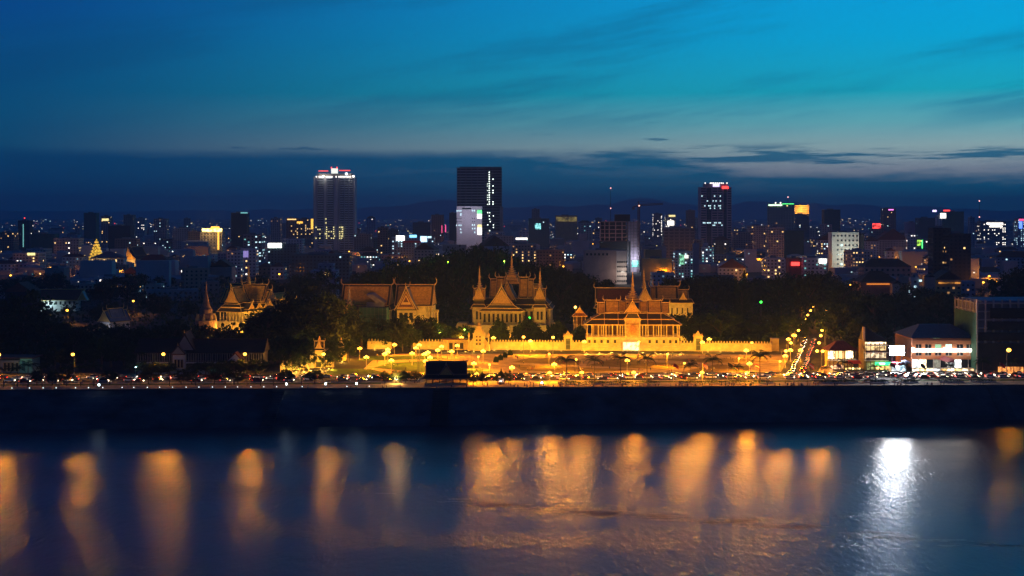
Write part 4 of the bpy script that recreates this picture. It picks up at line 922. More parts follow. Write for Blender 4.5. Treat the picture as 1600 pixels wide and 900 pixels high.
# unfinished block and the crane beside it
def unfinished():
    Y = 1880; s = Y / F; pc = 968; lx = lambda p: (p - pc) * s; lz = lambda q: Z_(q, Y)
    r = T('unfinished_block', 'unfinished concrete block with open floors and a netted end beside the crane', 'building', X_(pc, Y), Y)
    MB().box(lx(940), lx(978), 3, 26, 0, lz(346)).box(lx(962), lx(985), 6, 22, lz(346), lz(335)).build('core_wall', C['black'], r)
    mb, co = MB(), MB()
    for k in range(12):
        z = lz(346) - k * 5.1; mb.box(lx(938), lx(982), -.6, 26, z - .9, z)
    for p in (938, 945, 952, 962, 972, 981): co.box(lx(p) - .5, lx(p) + .5, -.8, 3, 0, lz(346))
    mb.build('floor_slab', C['pink'], r, kind='stuff'); co.build('concrete_column', C['pink'], r, kind='stuff')
    MB().box(lx(936.5), lx(986), -1.6, -.9, 0, lz(377)).build('scaffold_net', net_d, r)
    MB().box(lx(981), lx(999), -1, 22, 0, lz(347)).build('end_wall', C['lavender'], r)
    mb = MB()
    for k in range(18): mb.box(lx(980.8), lx(999.2), -1.5, -1, lz(347) - k * 4.1 - .5, lz(347) - k * 4.1)
    for p in (981, 985.5, 990, 994.5, 999): mb.box(lx(p) - .4, lx(p) + .4, -1.8, -1.2, 0, lz(345))
    mb.build('scaffold_tube', C['dim'], r, kind='stuff')
    MB().box(lx(987), lx(999), -2.4, -1.8, lz(417), lz(407)).build('lit_net', emit('teal_glow', (.2, .9, .7), .8, False, .3), r)
    point(r, 15, 25000, (.85, .85, 1), 2, lx(992), -14)
    Y = 1850; s = Y / F; pc = 998; lx = lambda p: (p - pc) * s; lz = lambda q: Z_(q, Y)
    r = T('tower_crane', 'tower crane with its jib swung level above the unfinished block', 'crane', X_(pc, Y), Y)
    mb = MB(); zt = lz(322); a = 1.1
    for sx_ in (-a, a):
        for sy in (-a, a): mb.bar((sx_, sy, 0), (sx_, sy, zt), .75)
    n = 26
    for k in range(n):
        z0, z1 = zt * k / n, zt * (k + 1) / n
        mb.bar((-a, -a, z0), (a, -a, z1), .5).bar((a, -a, z0), (a, a, z1), .5).bar((-a, a, z0), (-a, -a, z1), .5).bar((-a, -a, z1), (a, -a, z1), .5)
    mb.build('mast', cranem, r)
    mb = MB(); j1 = lx(1036); zj = lz(321.5); zj1 = lz(319.5)
    for y in (-.8, .8): mb.bar((0, y, zj), (j1, y, zj1), .7)
    mb.bar((0, 0, zj + 1.8), (j1, 0, zj1 + 1.6), .6)
    for k in range(16):
        f0, f1 = k / 16, (k + .5) / 16
        mb.bar((j1 * f0, -.8, zj + (zj1 - zj) * f0), (j1 * f1, 0, zj + 1.8 + (zj1 - zj) * f1), .2).bar((j1 * f1, 0, zj + 1.8 + (zj1 - zj) * f1), (j1 * (f0 + 1 / 16), .8, zj + (zj1 - zj) * (f0 + 1 / 16)), .2)
    mb.build('jib', cranem, r)
    MB().bar((0, 0, zj + .5), (lx(988.5), 0, lz(324)), 1.0, 1.2).build('counter_jib', cranem, r)
    MB().box(lx(987.5), lx(991.5), -1.2, 1.2, lz(327.5), lz(323.5)).build('counterweight', C['dim'], r)
    MB().frustum(0, 0, zj, lz(314), 1.1, 1.1, .25, .25).build('tower_head', cranem, r)
    MB().bar((0, 0, lz(314.2)), (j1 * .7, 0, zj1 + 1.4), .16).bar((0, 0, lz(314.2)), (lx(989), 0, lz(323.5)), .16).build('pendant_line', cranem, r)
    MB().box(.8, 2.6, -1, 1, zj - 2.6, zj - .2).build('cab', C['pale'], r); MB().ball((.4, -1.4, zj), .8).build('beacon', emit('crane_beacon', (1, .5, .4), 4), r)
unfinished()
# lattice mast far off
def mast(px, top, Y, label, w=1.6):
    r = T('radio_mast', label, 'mast', X_(px, Y), Y); zt = Z_(top, Y); mb = MB()
    for k in range(3): mb.bar((w * math.cos(k * 2.09), w * math.sin(k * 2.09), 0), (.15, 0, zt), .5)
    for k in range(18):
        z = zt * k / 18; f = 1 - k / 18; mb.bar((w * f, 0, z), (-w * .5 * f, w * .87 * f, z + zt / 18), .3).bar((-w * .5 * f, w * .87 * f, z), (-w * .5 * f, -w * .87 * f, z + zt / 18), .3)
    mb.build('lattice', cranem, r)
    for q in (0, .35, .6): MB().ball((.2, -.5, zt * (1 - q)), 1.5).build('beacon', emit('mast_beacon', (1, .45, .4), 3), r)
mast(954, 294, 3400, 'tall lattice radio mast rising beyond the crane'); mast(1530, 314, 3300, 'thin radio mast beyond the black apartment pair')
mast(1231, 308, 3400, 'thin mast behind the green roofed hotel')
# golden stepped stupa, hall with hipped roof and red roofed temple
Y0 = 1900; lx, lz = px_local(151, Y0); r = T('golden_stupa', 'stepped golden stupa lit yellow above a dark hipped roof', 'stupa', X_(151, Y0), Y0)
pr = [(11, 0), (10.5, lz(405))]
for k in range(6): q = 404 - 4.6 * k; a = 9.6 - 1.5 * k; pr += [(a, lz(q)), (a * .95, lz(q - 2.4)), (a * 1.06, lz(q - 2.6)), (a * 1.04, lz(q - 3.4)), (a * .85, lz(q - 4.4))]
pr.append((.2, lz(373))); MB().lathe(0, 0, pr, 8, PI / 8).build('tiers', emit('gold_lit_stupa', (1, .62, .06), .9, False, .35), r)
for k in range(6):
    for j in range(5):
        an = PI + PI * (j + .5) / 5; a = 9.8 - 1.5 * k; MB().ball((a * math.cos(an), a * math.sin(an), lz(404 - 4.6 * k) + 2.2), .55, 5, 3).build('lamp', E_gold, r)
Y0 = 1800; lx, lz = px_local(168, Y0); r = T('hip_roof_hall', 'cream hall with a dark hipped roof and warm lit windows under the golden stupa', 'hall', X_(168, Y0), Y0, 0, .12)
wall_box(r, lx(142), lx(193), 0, 26, 0, lz(403), C['pale']); MB().frustum(0, 13, lz(403), lz(393.5), lx(195.5), 16, lx(172), 1).build('roof', tile_b, r)
for j in range(2):
    for i in range(11):
        x = lx(145) + i * lx(172.5) ; MB().box(x - .8, x + .8, -.3, .1, lz(409 + 5 * j), lz(405.5 + 5 * j)).build('window', E_warm if (i * 7 + j * 3) % 4 == 0 else dark, r)
MB().box(lx(165), lx(200), -6, 0, 0, lz(413)).build('porch', C['pale'], r)
for k in range(4): point(r, 3, 5000, (1, .75, .3), 1, lx(142) + k * 11, -9)
Y0 = 2000; lx, lz = px_local(202, Y0); r = T('red_roof_temple', 'temple with layered red roofs beside the golden stupa', 'temple', X_(202, Y0), Y0, 0, -.5)
wall_box(r, lx(190), lx(214), 0, 26, 0, lz(405), C['beige']); gable(r, lx(202), 13, lz(405), lz(390), 30, lx(217) - lx(187), 'y', tile_r, tile_r, hs=1.6); gable(r, lx(202), 15, lz(399), lz(386), 22, lx(211) - lx(193), 'y', tile_r, tile_r, hs=1.6)
point(r, 9, 18000, (1, .5, .1), 1, 6, -14)

# ---------------------------------------------------------------- ordinary houses between them
LM = [(10, 'the brown end block'), (37, 'the slim stair lit tower'), (104, 'the beige flat roofed block'), (150, 'the golden stupa'), (202, 'the red roofed temple'), (250, 'the pale pink slab'), (330, 'the golden crowned block'),
      (373, 'the cyan cornered dark tower'), (430, 'the blazing white sign'), (470, 'the orange light strip'), (522, 'the red beamed tower'), (598, 'the brown and teal pair'), (648, 'the blue market hall'), (685, 'the red neon tower'), (745, 'the unfinished dark tower'),
      (842, 'the cyan windowed block'), (885, 'the yellow lit hall'), (930, 'the unfinished block'), (998, 'the crane'), (1030, 'the yellow wall'), (1070, 'the green lit office'), (1118, 'the banded tower'), (1160, 'the low pink block'),
      (1220, 'the green roofed hotel'), (1258, 'the orange slab'), (1320, 'the white square windowed block'), (1370, 'the glowing red sign'), (1424, 'the lit balcony block'), (1488, 'the black apartment pair'), (1550, 'the long mall windows'), (1595, 'the blue neon tower')]
HUES = [('grey', C['grey']), ('dim grey', C['dim']), ('pale', C['pale']), ('beige', C['beige']), ('brown', C['brown']), ('bluish', C['blue']), ('teal', C['teal']), ('pinkish', C['pink']), ('lavender', C['lavender'])]
rg = random.Random(41); specs = []
rows = [(1330, 40, 7, 15), (1580, 44, 8, 18), (1880, 46, 8, 22), (2250, 48, 9, 26), (2750, 50, 9, 32), (3400, 46, 10, 40), (4200, 40, 10, 46)]
busy = [(a[0], a[1], a[3]) for a, k in CB] + [(489, 556, 2600), (714, 785, 2700), (713, 753, 2480), (1094, 1143, 2800), (938, 1000, 1870), (136, 220, 1880)]
for Yr, n, h0, h1 in rows:
    for i in range(n):
        px = -20 + 1640 * (i + rg.random() * .8) / n; Y = Yr * rg.uniform(.94, 1.10)
        wpx = rg.uniform(14, 34) * (F / Y) if rg.random() < .8 else rg.uniform(34, 60) * (F / Y)
        if Yr < 1500 and 330 < px < 1330: continue
        if Yr < 1800 and 540 < px < 905: continue
        if any(px + wpx / 2 > a - 2 and px - wpx / 2 < b + 2 and abs(Y - y) < 60 for a, b, y in busy): continue
        specs.append((px, wpx, Y, rg.uniform(h0, h1) if rg.random() < .85 else h1 * 1.35, rg.randrange(len(HUES)), rg.choice(['flat', 'flat', 'hip', 'flat', 'gable'] if Yr < 2700 else ['flat', 'flat', 'flat', 'hip'])))
specs.sort(key=lambda q: q[0])
lab_of, count = [], {}
for px, wpx, Y, h, hu, rf in specs:
    lm = min(LM, key=lambda q: abs(q[0] - px) + 0.0); d = px - lm[0]
    rel = 'near' if abs(d) < 9 else 'just beside' if abs(d) < 25 else 'along from'
    dep = 'nearest rows' if Y < 1750 else 'nearer rows' if Y < 2150 else 'middle rows' if Y < 2700 else 'farther rows' if Y < 3300 else 'hazy far rows'
    st = max(1, round(h / 3.6)); num = ['', 'one', 'two', 'three', 'four', 'five', 'six', 'seven', 'eight', 'nine', 'ten', 'eleven', 'twelve'][min(12, st)]
    l_ = f"{HUES[hu][0]} {num}-storey {'wide ' if wpx * Y / F > 34 else ''}{dict(flat='flat-roofed block', hip='hip-roofed house', gable='gabled house')[rf]} {rel} {lm[1]}, {dep}"
    lab_of.append(l_); count[l_] = count.get(l_, 0) + 1
seen = {}
ORD = ['leftmost', 'second from left', 'third from left', 'fourth from left', 'fifth from left']
for (px, wpx, Y, h, hu, rf), l_ in zip(specs, lab_of):
    if count[l_] > 1:
        seen[l_] = seen.get(l_, 0) + 1; l_ = l_.rsplit(',', 1)[0] + ', ' + ORD[min(4, seen[l_] - 1)] + ' of its kind'
        l_ = ' '.join(l_.split()[:16])
    far = Y > 3000
    block(px - wpx / 2, px + wpx / 2, HOR + (H - h) * F / Y, Y, HUES[hu][1], l_, lit=rg.choice([.04, .08, .13, .24]) * (1.3 if far else 1.1), kinds=rg.choice(['wcyd', 'ydd', 'ydb', 'ydw', 'ddy', 'cnw']),
          fh=3.6 if not far else 5, cw=4.2 if not far else 6, roof=rf, rz=rg.choice([-.25, -.1, 0, 0, .08, .3]), D=rg.uniform(12, 24), sides='flr' if not far else 'f',
          group='ordinary houses and blocks of the city', name='house' if rf != 'flat' else 'city_block', rnd=rg)
# the rest of the city, past counting
rg = random.Random(77); mb = MB(); lw = {k: MB() for k in 'wcydnlr'}
for i in range(4300):
    Y = 1400 * (9.2 ** (rg.random() ** .9)); px = rg.uniform(-120, 1720)
    if Y < 1850 and 330 < px < 1320: continue
    if any(a - 4 < px < b + 4 and abs(Y - y) < 50 for a, b, y in busy): continue
    w = rg.uniform(9, 30) * (1 + Y / 6000); h = rg.uniform(4, 11) * (1 + Y / 9000) if rg.random() < .9 else rg.uniform(14, 34); x = X_(px, Y); d = rg.uniform(8, 20)
    mb.box(x - w / 2, x + w / 2, Y, Y + d, 0, h)
    if rg.random() < .35: mb.frustum(x, Y + d / 2, h, h + 2.5, w / 2 + .5, d / 2 + .5, w / 5, .3)
    for _ in range(rg.choice([0, 0, 1, 1, 2, 3])):
        s_ = rg.uniform(.22, .62) * Y / 1500; k = rg.choice('wwcyyddnl' if rg.random() < .97 else 'r'); u = x + rg.uniform(-.45, .45) * w; z = rg.uniform(.3, .95) * h
        lw[k].box(u - s_ * rg.uniform(.6, 1.8), u + s_ * .7, Y - .4, Y, z - s_ * .5, z + s_ * .5)
far = mb.build('far_city', mat('far_roofs', (.40, .39, .40), .85, .55, .008), kind='stuff')
for k, b in lw.items():
    if b.f: b.build('lit_window', dict(LIT, r=E_red)[k], far, kind='stuff')
# ---------------------------------------------------------------- buildings along the quay
tile_d = mat('weathered_black_tile', (.028, .022, .018), .75, .3, 1.5)  # shade put into the tile colour so roofs read as silhouettes
def facade_bits(r, lx, lz, items):
    for nm, a, b, q0, q1, m, y, d in items: MB().box(lx(a), lx(b), y, y + d, lz(q1), lz(q0)).build(nm, m, r)
Y0 = 700; lx, lz = px_local(300, Y0)
r = T('school_building', 'long grey two storey school with a steep double gabled porch', 'school', X_(300, Y0), Y0)
wall_box(r, lx(214), lx(410), 0, 16, 0, lz(551), mat('sooty_wall', (.10, .085, .075), .85, .35, .2)); gable(r, lx(312), 8, lz(551), lz(532), lx(413) - lx(211), 18, 'x', tile_d, tile_d, False, False, panel=False)  # weak lamp light on the school put into a darker wall colour
mb = MB()
for k in range(52):
    x = lx(216) + (lx(408) - lx(216)) * k / 51
    if not lx(270) < x < lx(294): mb.box(x - .14, x + .14, -.35, 0, lz(566), lz(551.5))
mb.build('louvre_fin', C['dim'], r, kind='stuff')
mb = MB()
for k in range(24): mb.box(lx(217 + 8.2 * k), lx(222.6 + 8.2 * k), -.1, .2, lz(563), lz(553.5))
mb.build('window_grid', glass, r, kind='stuff')
MB().box(lx(214), lx(410), -.6, 0, lz(567.5), lz(566)).build('sill_band', C['pale'], r)
pm = emit('teal_school_window', (.22, .75, .62), .55)
for p in [225, 230.5, 236] + [246, 251, 256, 261, 267] + [325, 330, 336, 342, 351]: MB().box(lx(p - 1.9), lx(p + 1.9), -.12, .2, lz(580), lz(573)).build('window', pm, r)
gable(r, lx(289), 6, lz(548), lz(520), 14, lx(306) - lx(272), 'y', tile_d, tile_d, hs=.6, panel=False)
gable(r, lx(281.5), -1.5, lz(552), lz(538.5), 6, lx(293) - lx(270.5), 'y', tile_b, tile_b, hs=.5, panel=False)
wall_box(r, lx(272.5), lx(291), -3.5, 0, 0, lz(553), C['pale'], 'porch_wall'); openings(r, [lx(p) for p in (277, 282, 287)], -3.6, lz(573), lz(561), .9)
MB().box(lx(271), lx(292.5), -4, -3.3, lz(553.5), lz(552)).build('porch_cornice', tile_r, r)
def sober(r):                                   # trim darkened to match the roof instead of gilt
    for o in r.children_recursive:
        if o.name.split('.')[0] in ('bargeboard', 'ridge', 'eave_board', 'pediment'): o.data.materials[0] = tile_d if o.name[0] != 'p' else C['dim']
sober(r)
Y0 = 694; lx, lz = px_local(367, Y0); r = T('gatekeeper_pavilion', 'small grey pedimented pavilion before the long school', 'pavilion', X_(367, Y0), Y0)
for p in (356.5, 361, 366, 371, 377): column(r, lx(p), .4, 0, lz(565.5), .34, C['pale'])
wall_box(r, lx(355), lx(379), 2.5, 6, 0, lz(566), C['grey']); MB().prism([(lx(352), lz(565.5)), (lx(382), lz(565.5)), (lx(368), lz(550))], -.8, 6.5).build('roof', tile_r, r); MB().prism([(lx(355), lz(564.5)), (lx(379), lz(564.5)), (lx(368), lz(553))], -.95, -.7).build('pediment', C['pale'], r)
Y0 = 688; lx, lz = px_local(245, Y0); r = T('blue_lit_wall', 'low boundary wall glowing pale blue before the long school', 'wall', X_(255, Y0), Y0)
MB().box(X_(215, Y0) - r.location.x, X_(330, Y0) - r.location.x, 0, .4, 0, 2.6).build('wall_face', C['blue'], r)
lo = T('blue_lamp', 'small cold blue lamp at the end of the blue lit wall', 'lamp', X_(217, Y0) - 1, Y0 - 2); MB().lathe(0, 0, [(.12, 0), (.08, 3.2)], 6).build('pole', metal, lo); MB().ball((0, 0, 3.5), .38).build('globe', emit('blue_white_globe', (.5, .8, 1), 14), lo); point(lo, 3.5, 900, (.25, .6, 1), .5)
Y0 = 696; lx, lz = px_local(30, Y0); r = T('arcade_building', 'dim low building with a green lit end bay at the far bank end', 'building', X_(30, Y0), Y0)
wall_box(r, lx(-20), lx(33), 0, 12, 0, lz(563), C['grey']); wall_box(r, lx(33), lx(52), -1.5, 10, 0, lz(560), mat('mint_wall', (.22, .36, .30), .8, .2, .2), 'end_bay'); MB().box(lx(-22), lx(54), -2, 13, lz(560), lz(558)).build('roof', tile_r, r)
openings(r, [lx(p) for p in (8, 14, 20, 27)], -.1, lz(580), lz(567), 1.1); MB().box(lx(36), lx(41), -1.7, -1.4, lz(578), lz(563)).build('shutter', C['teal'], r)
point(r, 6, 160, (.5, 1, .7), .5, lx(41), -6)
Y0 = 900; lx, lz = px_local(163, Y0); r = T('white_vihara', 'small white temple hall with a stepped grey roof among dark trees', 'temple', X_(163, Y0), Y0, 0, -.6)
wall_box(r, lx(154), lx(176), 0, 16, 0, lz(503), C['pale']); gable(r, lx(165), 8, lz(503), lz(486), 18, lx(179) - lx(151), 'y', tile_gr, tile_b, hs=1); gable(r, lx(165), 8, lz(497), lz(483), 12, lx(173) - lx(157), 'y', tile_gr, tile_b, hs=1)
openings(r, [lx(p) for p in (159, 165, 171)], -.1, lz(517), lz(507), .9); point(r, 5, 900, (.8, .8, 1), .5, 6, -6)
Y0 = 1130; lx, lz = px_local(90, Y0); r = T('monastery_hall', 'long monastery hall with a rust red roof and cool lit white wall', 'temple', X_(90, Y0), Y0, 0, .06)
wall_box(r, lx(52), lx(118), 0, 16, 0, lz(469), C['pale']); gable(r, lx(90), 8, lz(469), lz(453), lx(126) - lx(52), 22, 'x', tile_r, tile_r, hs=1); gable(r, lx(130), -1, lz(469), lz(455), 8, 7.5, 'y', C['pale'], C['pale'], hs=.8, panel=False)
for p in range(58, 116, 7): MB().box(lx(p), lx(p + 3), -.2, .1, lz(476), lz(471)).build('window', dark, r)
point(r, 5, 5000, (.6, .95, 1), .6, lx(74), -7)
# golden temple gate with naga wall
Y0 = 716; r = T('naga_gate', 'golden lit temple gate with a climbing serpent wall and pointed spires', 'gate', X_(480, Y0), Y0, 0, .0)
lx, lz = px_local(480, Y0)
for k in range(9):
    a = 446 + 6.4 * k; z = 3.2 + .55 * k; y = -16 + 2.6 * k
    MB().box(lx(a), lx(a + 6.6), y, y + 1.2, 0, z).frustum(lx(a + 3.3), y + .6, z, z + 1.3, .9, .5, .1, .1).build('serpent_wall', stone, r)
for p, q, w in ((449, 560, 1.5), (460, 566, 1.2), (473, 561, 1.4), (490, 548, 1.6)):
    MB().lathe(lx(p), -12 + (p - 449) * .5, [(w, 0), (w, lz(580)), (w * .7, lz(579)), (w * .75, lz(574)), (w * .35, lz(571)), (.05, lz(q))], 8).build('pinnacle', cream, r)
wall_box(r, lx(488), lx(506), 2, 8, 0, lz(548), cream, 'gate_house'); openings(r, [lx(497)], 1.9, .2, lz(566), 2.6, 'doorway')
skirt(r, lx(497), 5, lz(548), lz(545), 3.9, 4, 2.4, 2.6); small_gables(r, lx(497), 5, lz(545), 4.6, 3.4); spire(r, lx(497), 5, lz(541), lz(526), 1.5, 5)
wall_box(r, lx(506), lx(520), 4, 5.2, 0, 5.6, cream, 'side_wall')
Y0 = 752; lx, lz = px_local(533, Y0); r = T('garden_stupa', 'small golden lit stupa half hidden behind a tree by the park lawn', 'stupa', X_(533, Y0), Y0)
MB().lathe(0, 0, [(2.6, 0), (2.6, lz(556)), (2.9, lz(555)), (2.2, lz(549)), (2.4, lz(547)), (1.6, lz(541)), (1.7, lz(539)), (.9, lz(534)), (.4, lz(531)), (.04, lz(526.5))], 8, PI / 8).build('tiers', cream, r)

# riverside pavilion and its small shrine
Y0 = 646; lx, lz = px_local(698, Y0); r = T('riverside_pavilion', 'dark open pavilion with a big tiled roof on posts at the bank edge', 'pavilion', X_(698, Y0), Y0, 0, .04)
MB().box(lx(664), lx(732), 0, 11, 0, .8).build('platform', stone, r)
skirt(r, lx(698), 5.5, lz(591), lz(585), lx(737) - lx(698), 7.2, lx(730) - lx(698), 4.8, tile_d)
gable(r, lx(697.5), 5.5, lz(585.5), lz(567), lx(728.5) - lx(664.5), 10, 'x', tile_d, tile_d, hs=.45, panel=False)
gable(r, lx(697), 1.5, lz(586), lz(570), 6, 7, 'y', tile_d, tile_d, hs=.35, panel=False)
for p in (666, 676, 687, 697, 708, 719, 730):
    for y in (.7, 10): column(r, lx(p), y, .8, lz(590.5), .24, wood)
MB().box(lx(690), lx(706), 7, 9, .8, 2.4).build('altar', C['pale'], r); MB().ball((lx(688), 5, 3.9), .22).build('hanging_lamp', E_white, r); point(r, 3.6, 260, (1, .7, .4), .4, lx(688), 4.4)
for o in r.children_recursive:
    if o.name.split('.')[0] in ('bargeboard', 'ridge', 'eave_board'): o.data.materials[0] = C['brown']
Y0 = 648; lx, lz = px_local(783, Y0); r = T('spirit_shrine', 'tiny shrine with a pointed roof and bright altar before the crowd', 'shrine', X_(783, Y0), Y0)
MB().box(-1.8, 1.8, 0, 3.6, 0, .9).build('platform', stone, r); MB().box(-1.0, 1.0, 1.6, 2.0, .9, 3.2).build('altar', emit('altar_glow', (1, .72, .62), 3.5, True, .9), r)
for a in (-1.5, 1.5):
    for b in (.3, 3.3): column(r, a, b, .9, 3.7, .14, wood)
MB().frustum(0, 1.8, 3.7, 4.6, 2.3, 2.3, 1.2, 1.2).frustum(0, 1.8, 4.6, 6.0, 1.3, 1.3, .35, .35).frustum(0, 1.8, 6.0, 7.6, .35, .35, .03, .03).build('roof', tile_d, r)
Y0 = 652; lx, lz = px_local(619, Y0); r = T('flower_altar', 'small altar blazing white among offerings by the dark pavilion', 'shrine', X_(619, Y0), Y0)
MB().box(-1.2, 1.2, 0, 1.6, 0, 1.2).build('table', stone, r); MB().ball((0, .4, 2.2), .85).build('glow_lamp', emit('white_gold_globe', (1, .85, .5), 10), r); MB().frustum(0, .8, 4.2, 5.6, 1.6, 1.4, .1, .1).build('canopy', wood, r)
for a in (-1.3, 1.3): column(r, a, 1.4, 0, 4.2, .1, wood)
point(r, 3.4, 9000, (1, .55, .12), .9, 0, -2.2)
Y0 = 655; r = T('lattice_mast', 'slim dark lattice mast standing beside the dark riverside pavilion', 'mast', X_(654, Y0), Y0); zt = Z_(540, Y0); mb = MB()
for x in (-.5, .5):
    for y in (-.5, .5): mb.bar((x, y, 0), (x, y, zt), .16)
for k in range(16): z = zt * k / 16; mb.bar((-.5, -.5, z), (.5, -.5, z + zt / 16), .1).bar((.5, -.5, z), (.5, .5, z + zt / 16), .1).bar((-.5, -.5, z), (.5, -.5, z), .1)
mb.build('lattice', metal, r)

# restaurants, shops and the hotel
Y0 = 706; lx, lz = px_local(1318, Y0); r = T('hip_roof_restaurant', 'restaurant with a dark hipped roof over two lit open floors', 'restaurant', X_(1318, Y0), Y0)
MB().frustum(lx(1317), 6, lz(548), lz(534), lx(1341) - lx(1317), 7.5, lx(1323) - lx(1317), 1).build('roof', tile_r, r); wall_box(r, lx(1297), lx(1338), 6, 12, 0, lz(549), C['ochre'])
for k, (a, b) in enumerate(((1298, 1308), (1310, 1322), (1326, 1337))): MB().box(lx(a), lx(b), 5.6, 5.9, lz(562), lz(550)).build('lit_bay', E_shop if k != 1 else E_warm, r)
MB().box(lx(1296), lx(1340), .0, 6, lz(564), lz(562.4)).build('floor_slab', C['pale'], r)
for p in (1297, 1303, 1310, 1317, 1324, 1331, 1338): column(r, lx(p), .4, 0, lz(549), .2, wood)
MB().prism([(lx(1323), lz(567.5)), (lx(1344), lz(567.5)), (lx(1342), lz(562.5)), (lx(1325), lz(562.5))], -2.6, 0).build('awning', mat('red_canvas', (.5, .06, .03), .8), r)
MB().box(lx(1322), lx(1345), 1, 1.3, .3, lz(575)).build('shop_front', emit('golden_shop', (1, .72, .25), 4, True, .7), r); MB().box(lx(1297), lx(1320), 3, 3.3, .3, lz(572)).build('shop_front', emit('warm_shop', (1, .6, .3), 2, True, .6), r)
for p in (1326, 1331, 1336, 1341): MB().box(lx(p) - .15, lx(p) + .15, .7, 1, .3, lz(575)).build('mullion', wood, r)
point(r, 5, 500, (1, .75, .4), .5, lx(1310), -3)
Y0 = 704; lx, lz = px_local(1371, Y0); r = T('terrace_bar', 'tall house with a steep roof, lit terraces and a green shop sign', 'bar', X_(1371, Y0), Y0)
wall_box(r, lx(1354), lx(1389), 5, 16, 0, lz(534), C['ochre']); MB().add([(lx(1354.5), 1.5, lz(535)), (lx(1391), 1.5, lz(535)), (lx(1384), 9, lz(528)), (lx(1357), 9, lz(513)), (lx(1354.5), 17, lz(535)), (lx(1391), 17, lz(535)), (lx(1354.5), 9, lz(513))], [(0, 1, 2, 3, 6), (1, 5, 2), (5, 4, 6, 3, 2), (0, 6, 4), (0, 4, 5, 1)]).build('roof', tile_d, r)
wall_box(r, lx(1351.5), lx(1354.5), 3.5, 5, lz(534), lz(512), C['beige'], 'party_wall')
for q0, q1, m in ((536, 539, E_shop), (541, 549.5, emit('terrace_glow', (1, .72, .32), 1.6, True, .5)), (553, 562.5, emit('terrace_glow_two', (1, .8, .5), 1.3, True, .7))): MB().box(lx(1356), lx(1388), 4.6, 4.95, lz(q1), lz(q0)).build('lit_terrace', m, r)
for q in (540, 551.5, 564): MB().box(lx(1354), lx(1390), 1.5, 5, lz(q) - .25, lz(q) + .2).build('floor_slab', C['pale'], r)
for p in (1355, 1362, 1369, 1376, 1383, 1389): column(r, lx(p), 2, 0, lz(536), .17, wood)
for q in (551, 563): MB().box(lx(1354), lx(1390), 1.5, 1.65, lz(q), lz(q) + 1).build('railing', wood, r)
MB().box(lx(1368), lx(1393), .7, 1.1, lz(571), lz(566)).build('shop_sign', E_shopg, r); MB().box(lx(1374), lx(1383), .55, .7, lz(569.6), lz(567.4)).build('sign_lettering', E_white, r)
MB().box(lx(1369), lx(1392), 2.8, 3.1, .3, lz(573)).build('shop_front', emit('amber_shop', (1, .62, .2), 3, True, .6), r); MB().box(lx(1356), lx(1367), 2.8, 3.1, .3, lz(568)).build('shop_front', emit('olive_shop', (.7, .75, .3), .8, True, .5), r)
point(r, 4, 500, (1, .8, .5), .5, lx(1378), -3)
Y0 = 701; lx, lz = px_local(1401, Y0); r = T('floodlit_billboard', 'blinding white floodlit billboard on posts beside the hotel', 'billboard', X_(1401, Y0), Y0)
MB().add([(lx(1390.5), -.01, lz(554.5)), (lx(1412.5), -.01, lz(554.5)), (lx(1412.5), -.01, lz(540.5)), (lx(1390.5), -.01, lz(540.5))], [(0, 1, 2, 3)]).build('board', E_billb, r); MB().box(lx(1390.5), lx(1412.5), .02, .5, lz(554.5), lz(540.5)).build('board_back', metal, r); MB().box(lx(1389.8), lx(1413.2), .1, .7, lz(555.4), lz(554.6)).box(lx(1389.8), lx(1413.2), .1, .7, lz(540.4), lz(539.8)).build('frame', metal, r)
for p in (1394, 1409): MB().box(lx(p) - .2, lx(p) + .2, .15, .55, 0, lz(555)).build('post', metal, r)
Y0 = 699; lx, lz = px_local(1404, Y0); r = T('white_kiosk', 'white lit kiosk with a pink canopy under the blinding billboard', 'kiosk', X_(1404, Y0), Y0)
wall_box(r, lx(1393), lx(1416), .6, 5, 0, lz(570), white); MB().box(lx(1394), lx(1405.5), .3, .7, .5, lz(571)).build('lit_panel', E_shopw, r); MB().box(lx(1407), lx(1415), .3, .7, .5, lz(571)).build('lit_panel', emit('sky_panel', (.55, .85, 1), 2.6, True, .8), r)
MB().prism([(lx(1391.5), lz(570)), (lx(1417.5), lz(570)), (lx(1416), lz(566)), (lx(1393), lz(566))], -1.8, 1).build('canopy', mat('pink_canopy', (.6, .08, .16), .7), r); MB().ball((lx(1400), -2, lz(567)), .5).build('sign_lamp', E_white, r)
Y0 = 696; r = T('blue_parasol', 'big dark blue parasol beside the pink canopied kiosk', 'parasol', X_(1414, Y0), Y0)
MB().lathe(0, 0, [(.1, 0), (.1, 5.4)], 6).build('pole', metal, r); MB().lathe(0, 0, [(3.2, 4.6), (3.1, 4.75), (1.8, 5.6), (.05, 6.3)], 10).build('canopy', mat('navy_canvas', (.03, .04, .10), .8), r)
Y0 = 700; lx, lz = px_local(1475, Y0); r = T('hotel', 'orange walled hotel with a dark hipped roof and glowing light strip', 'hotel', X_(1475, Y0), Y0)
ow = mat('orange_hotel_wall', (.55, .25, .13), .8, .12, .15); zt = lz(529)
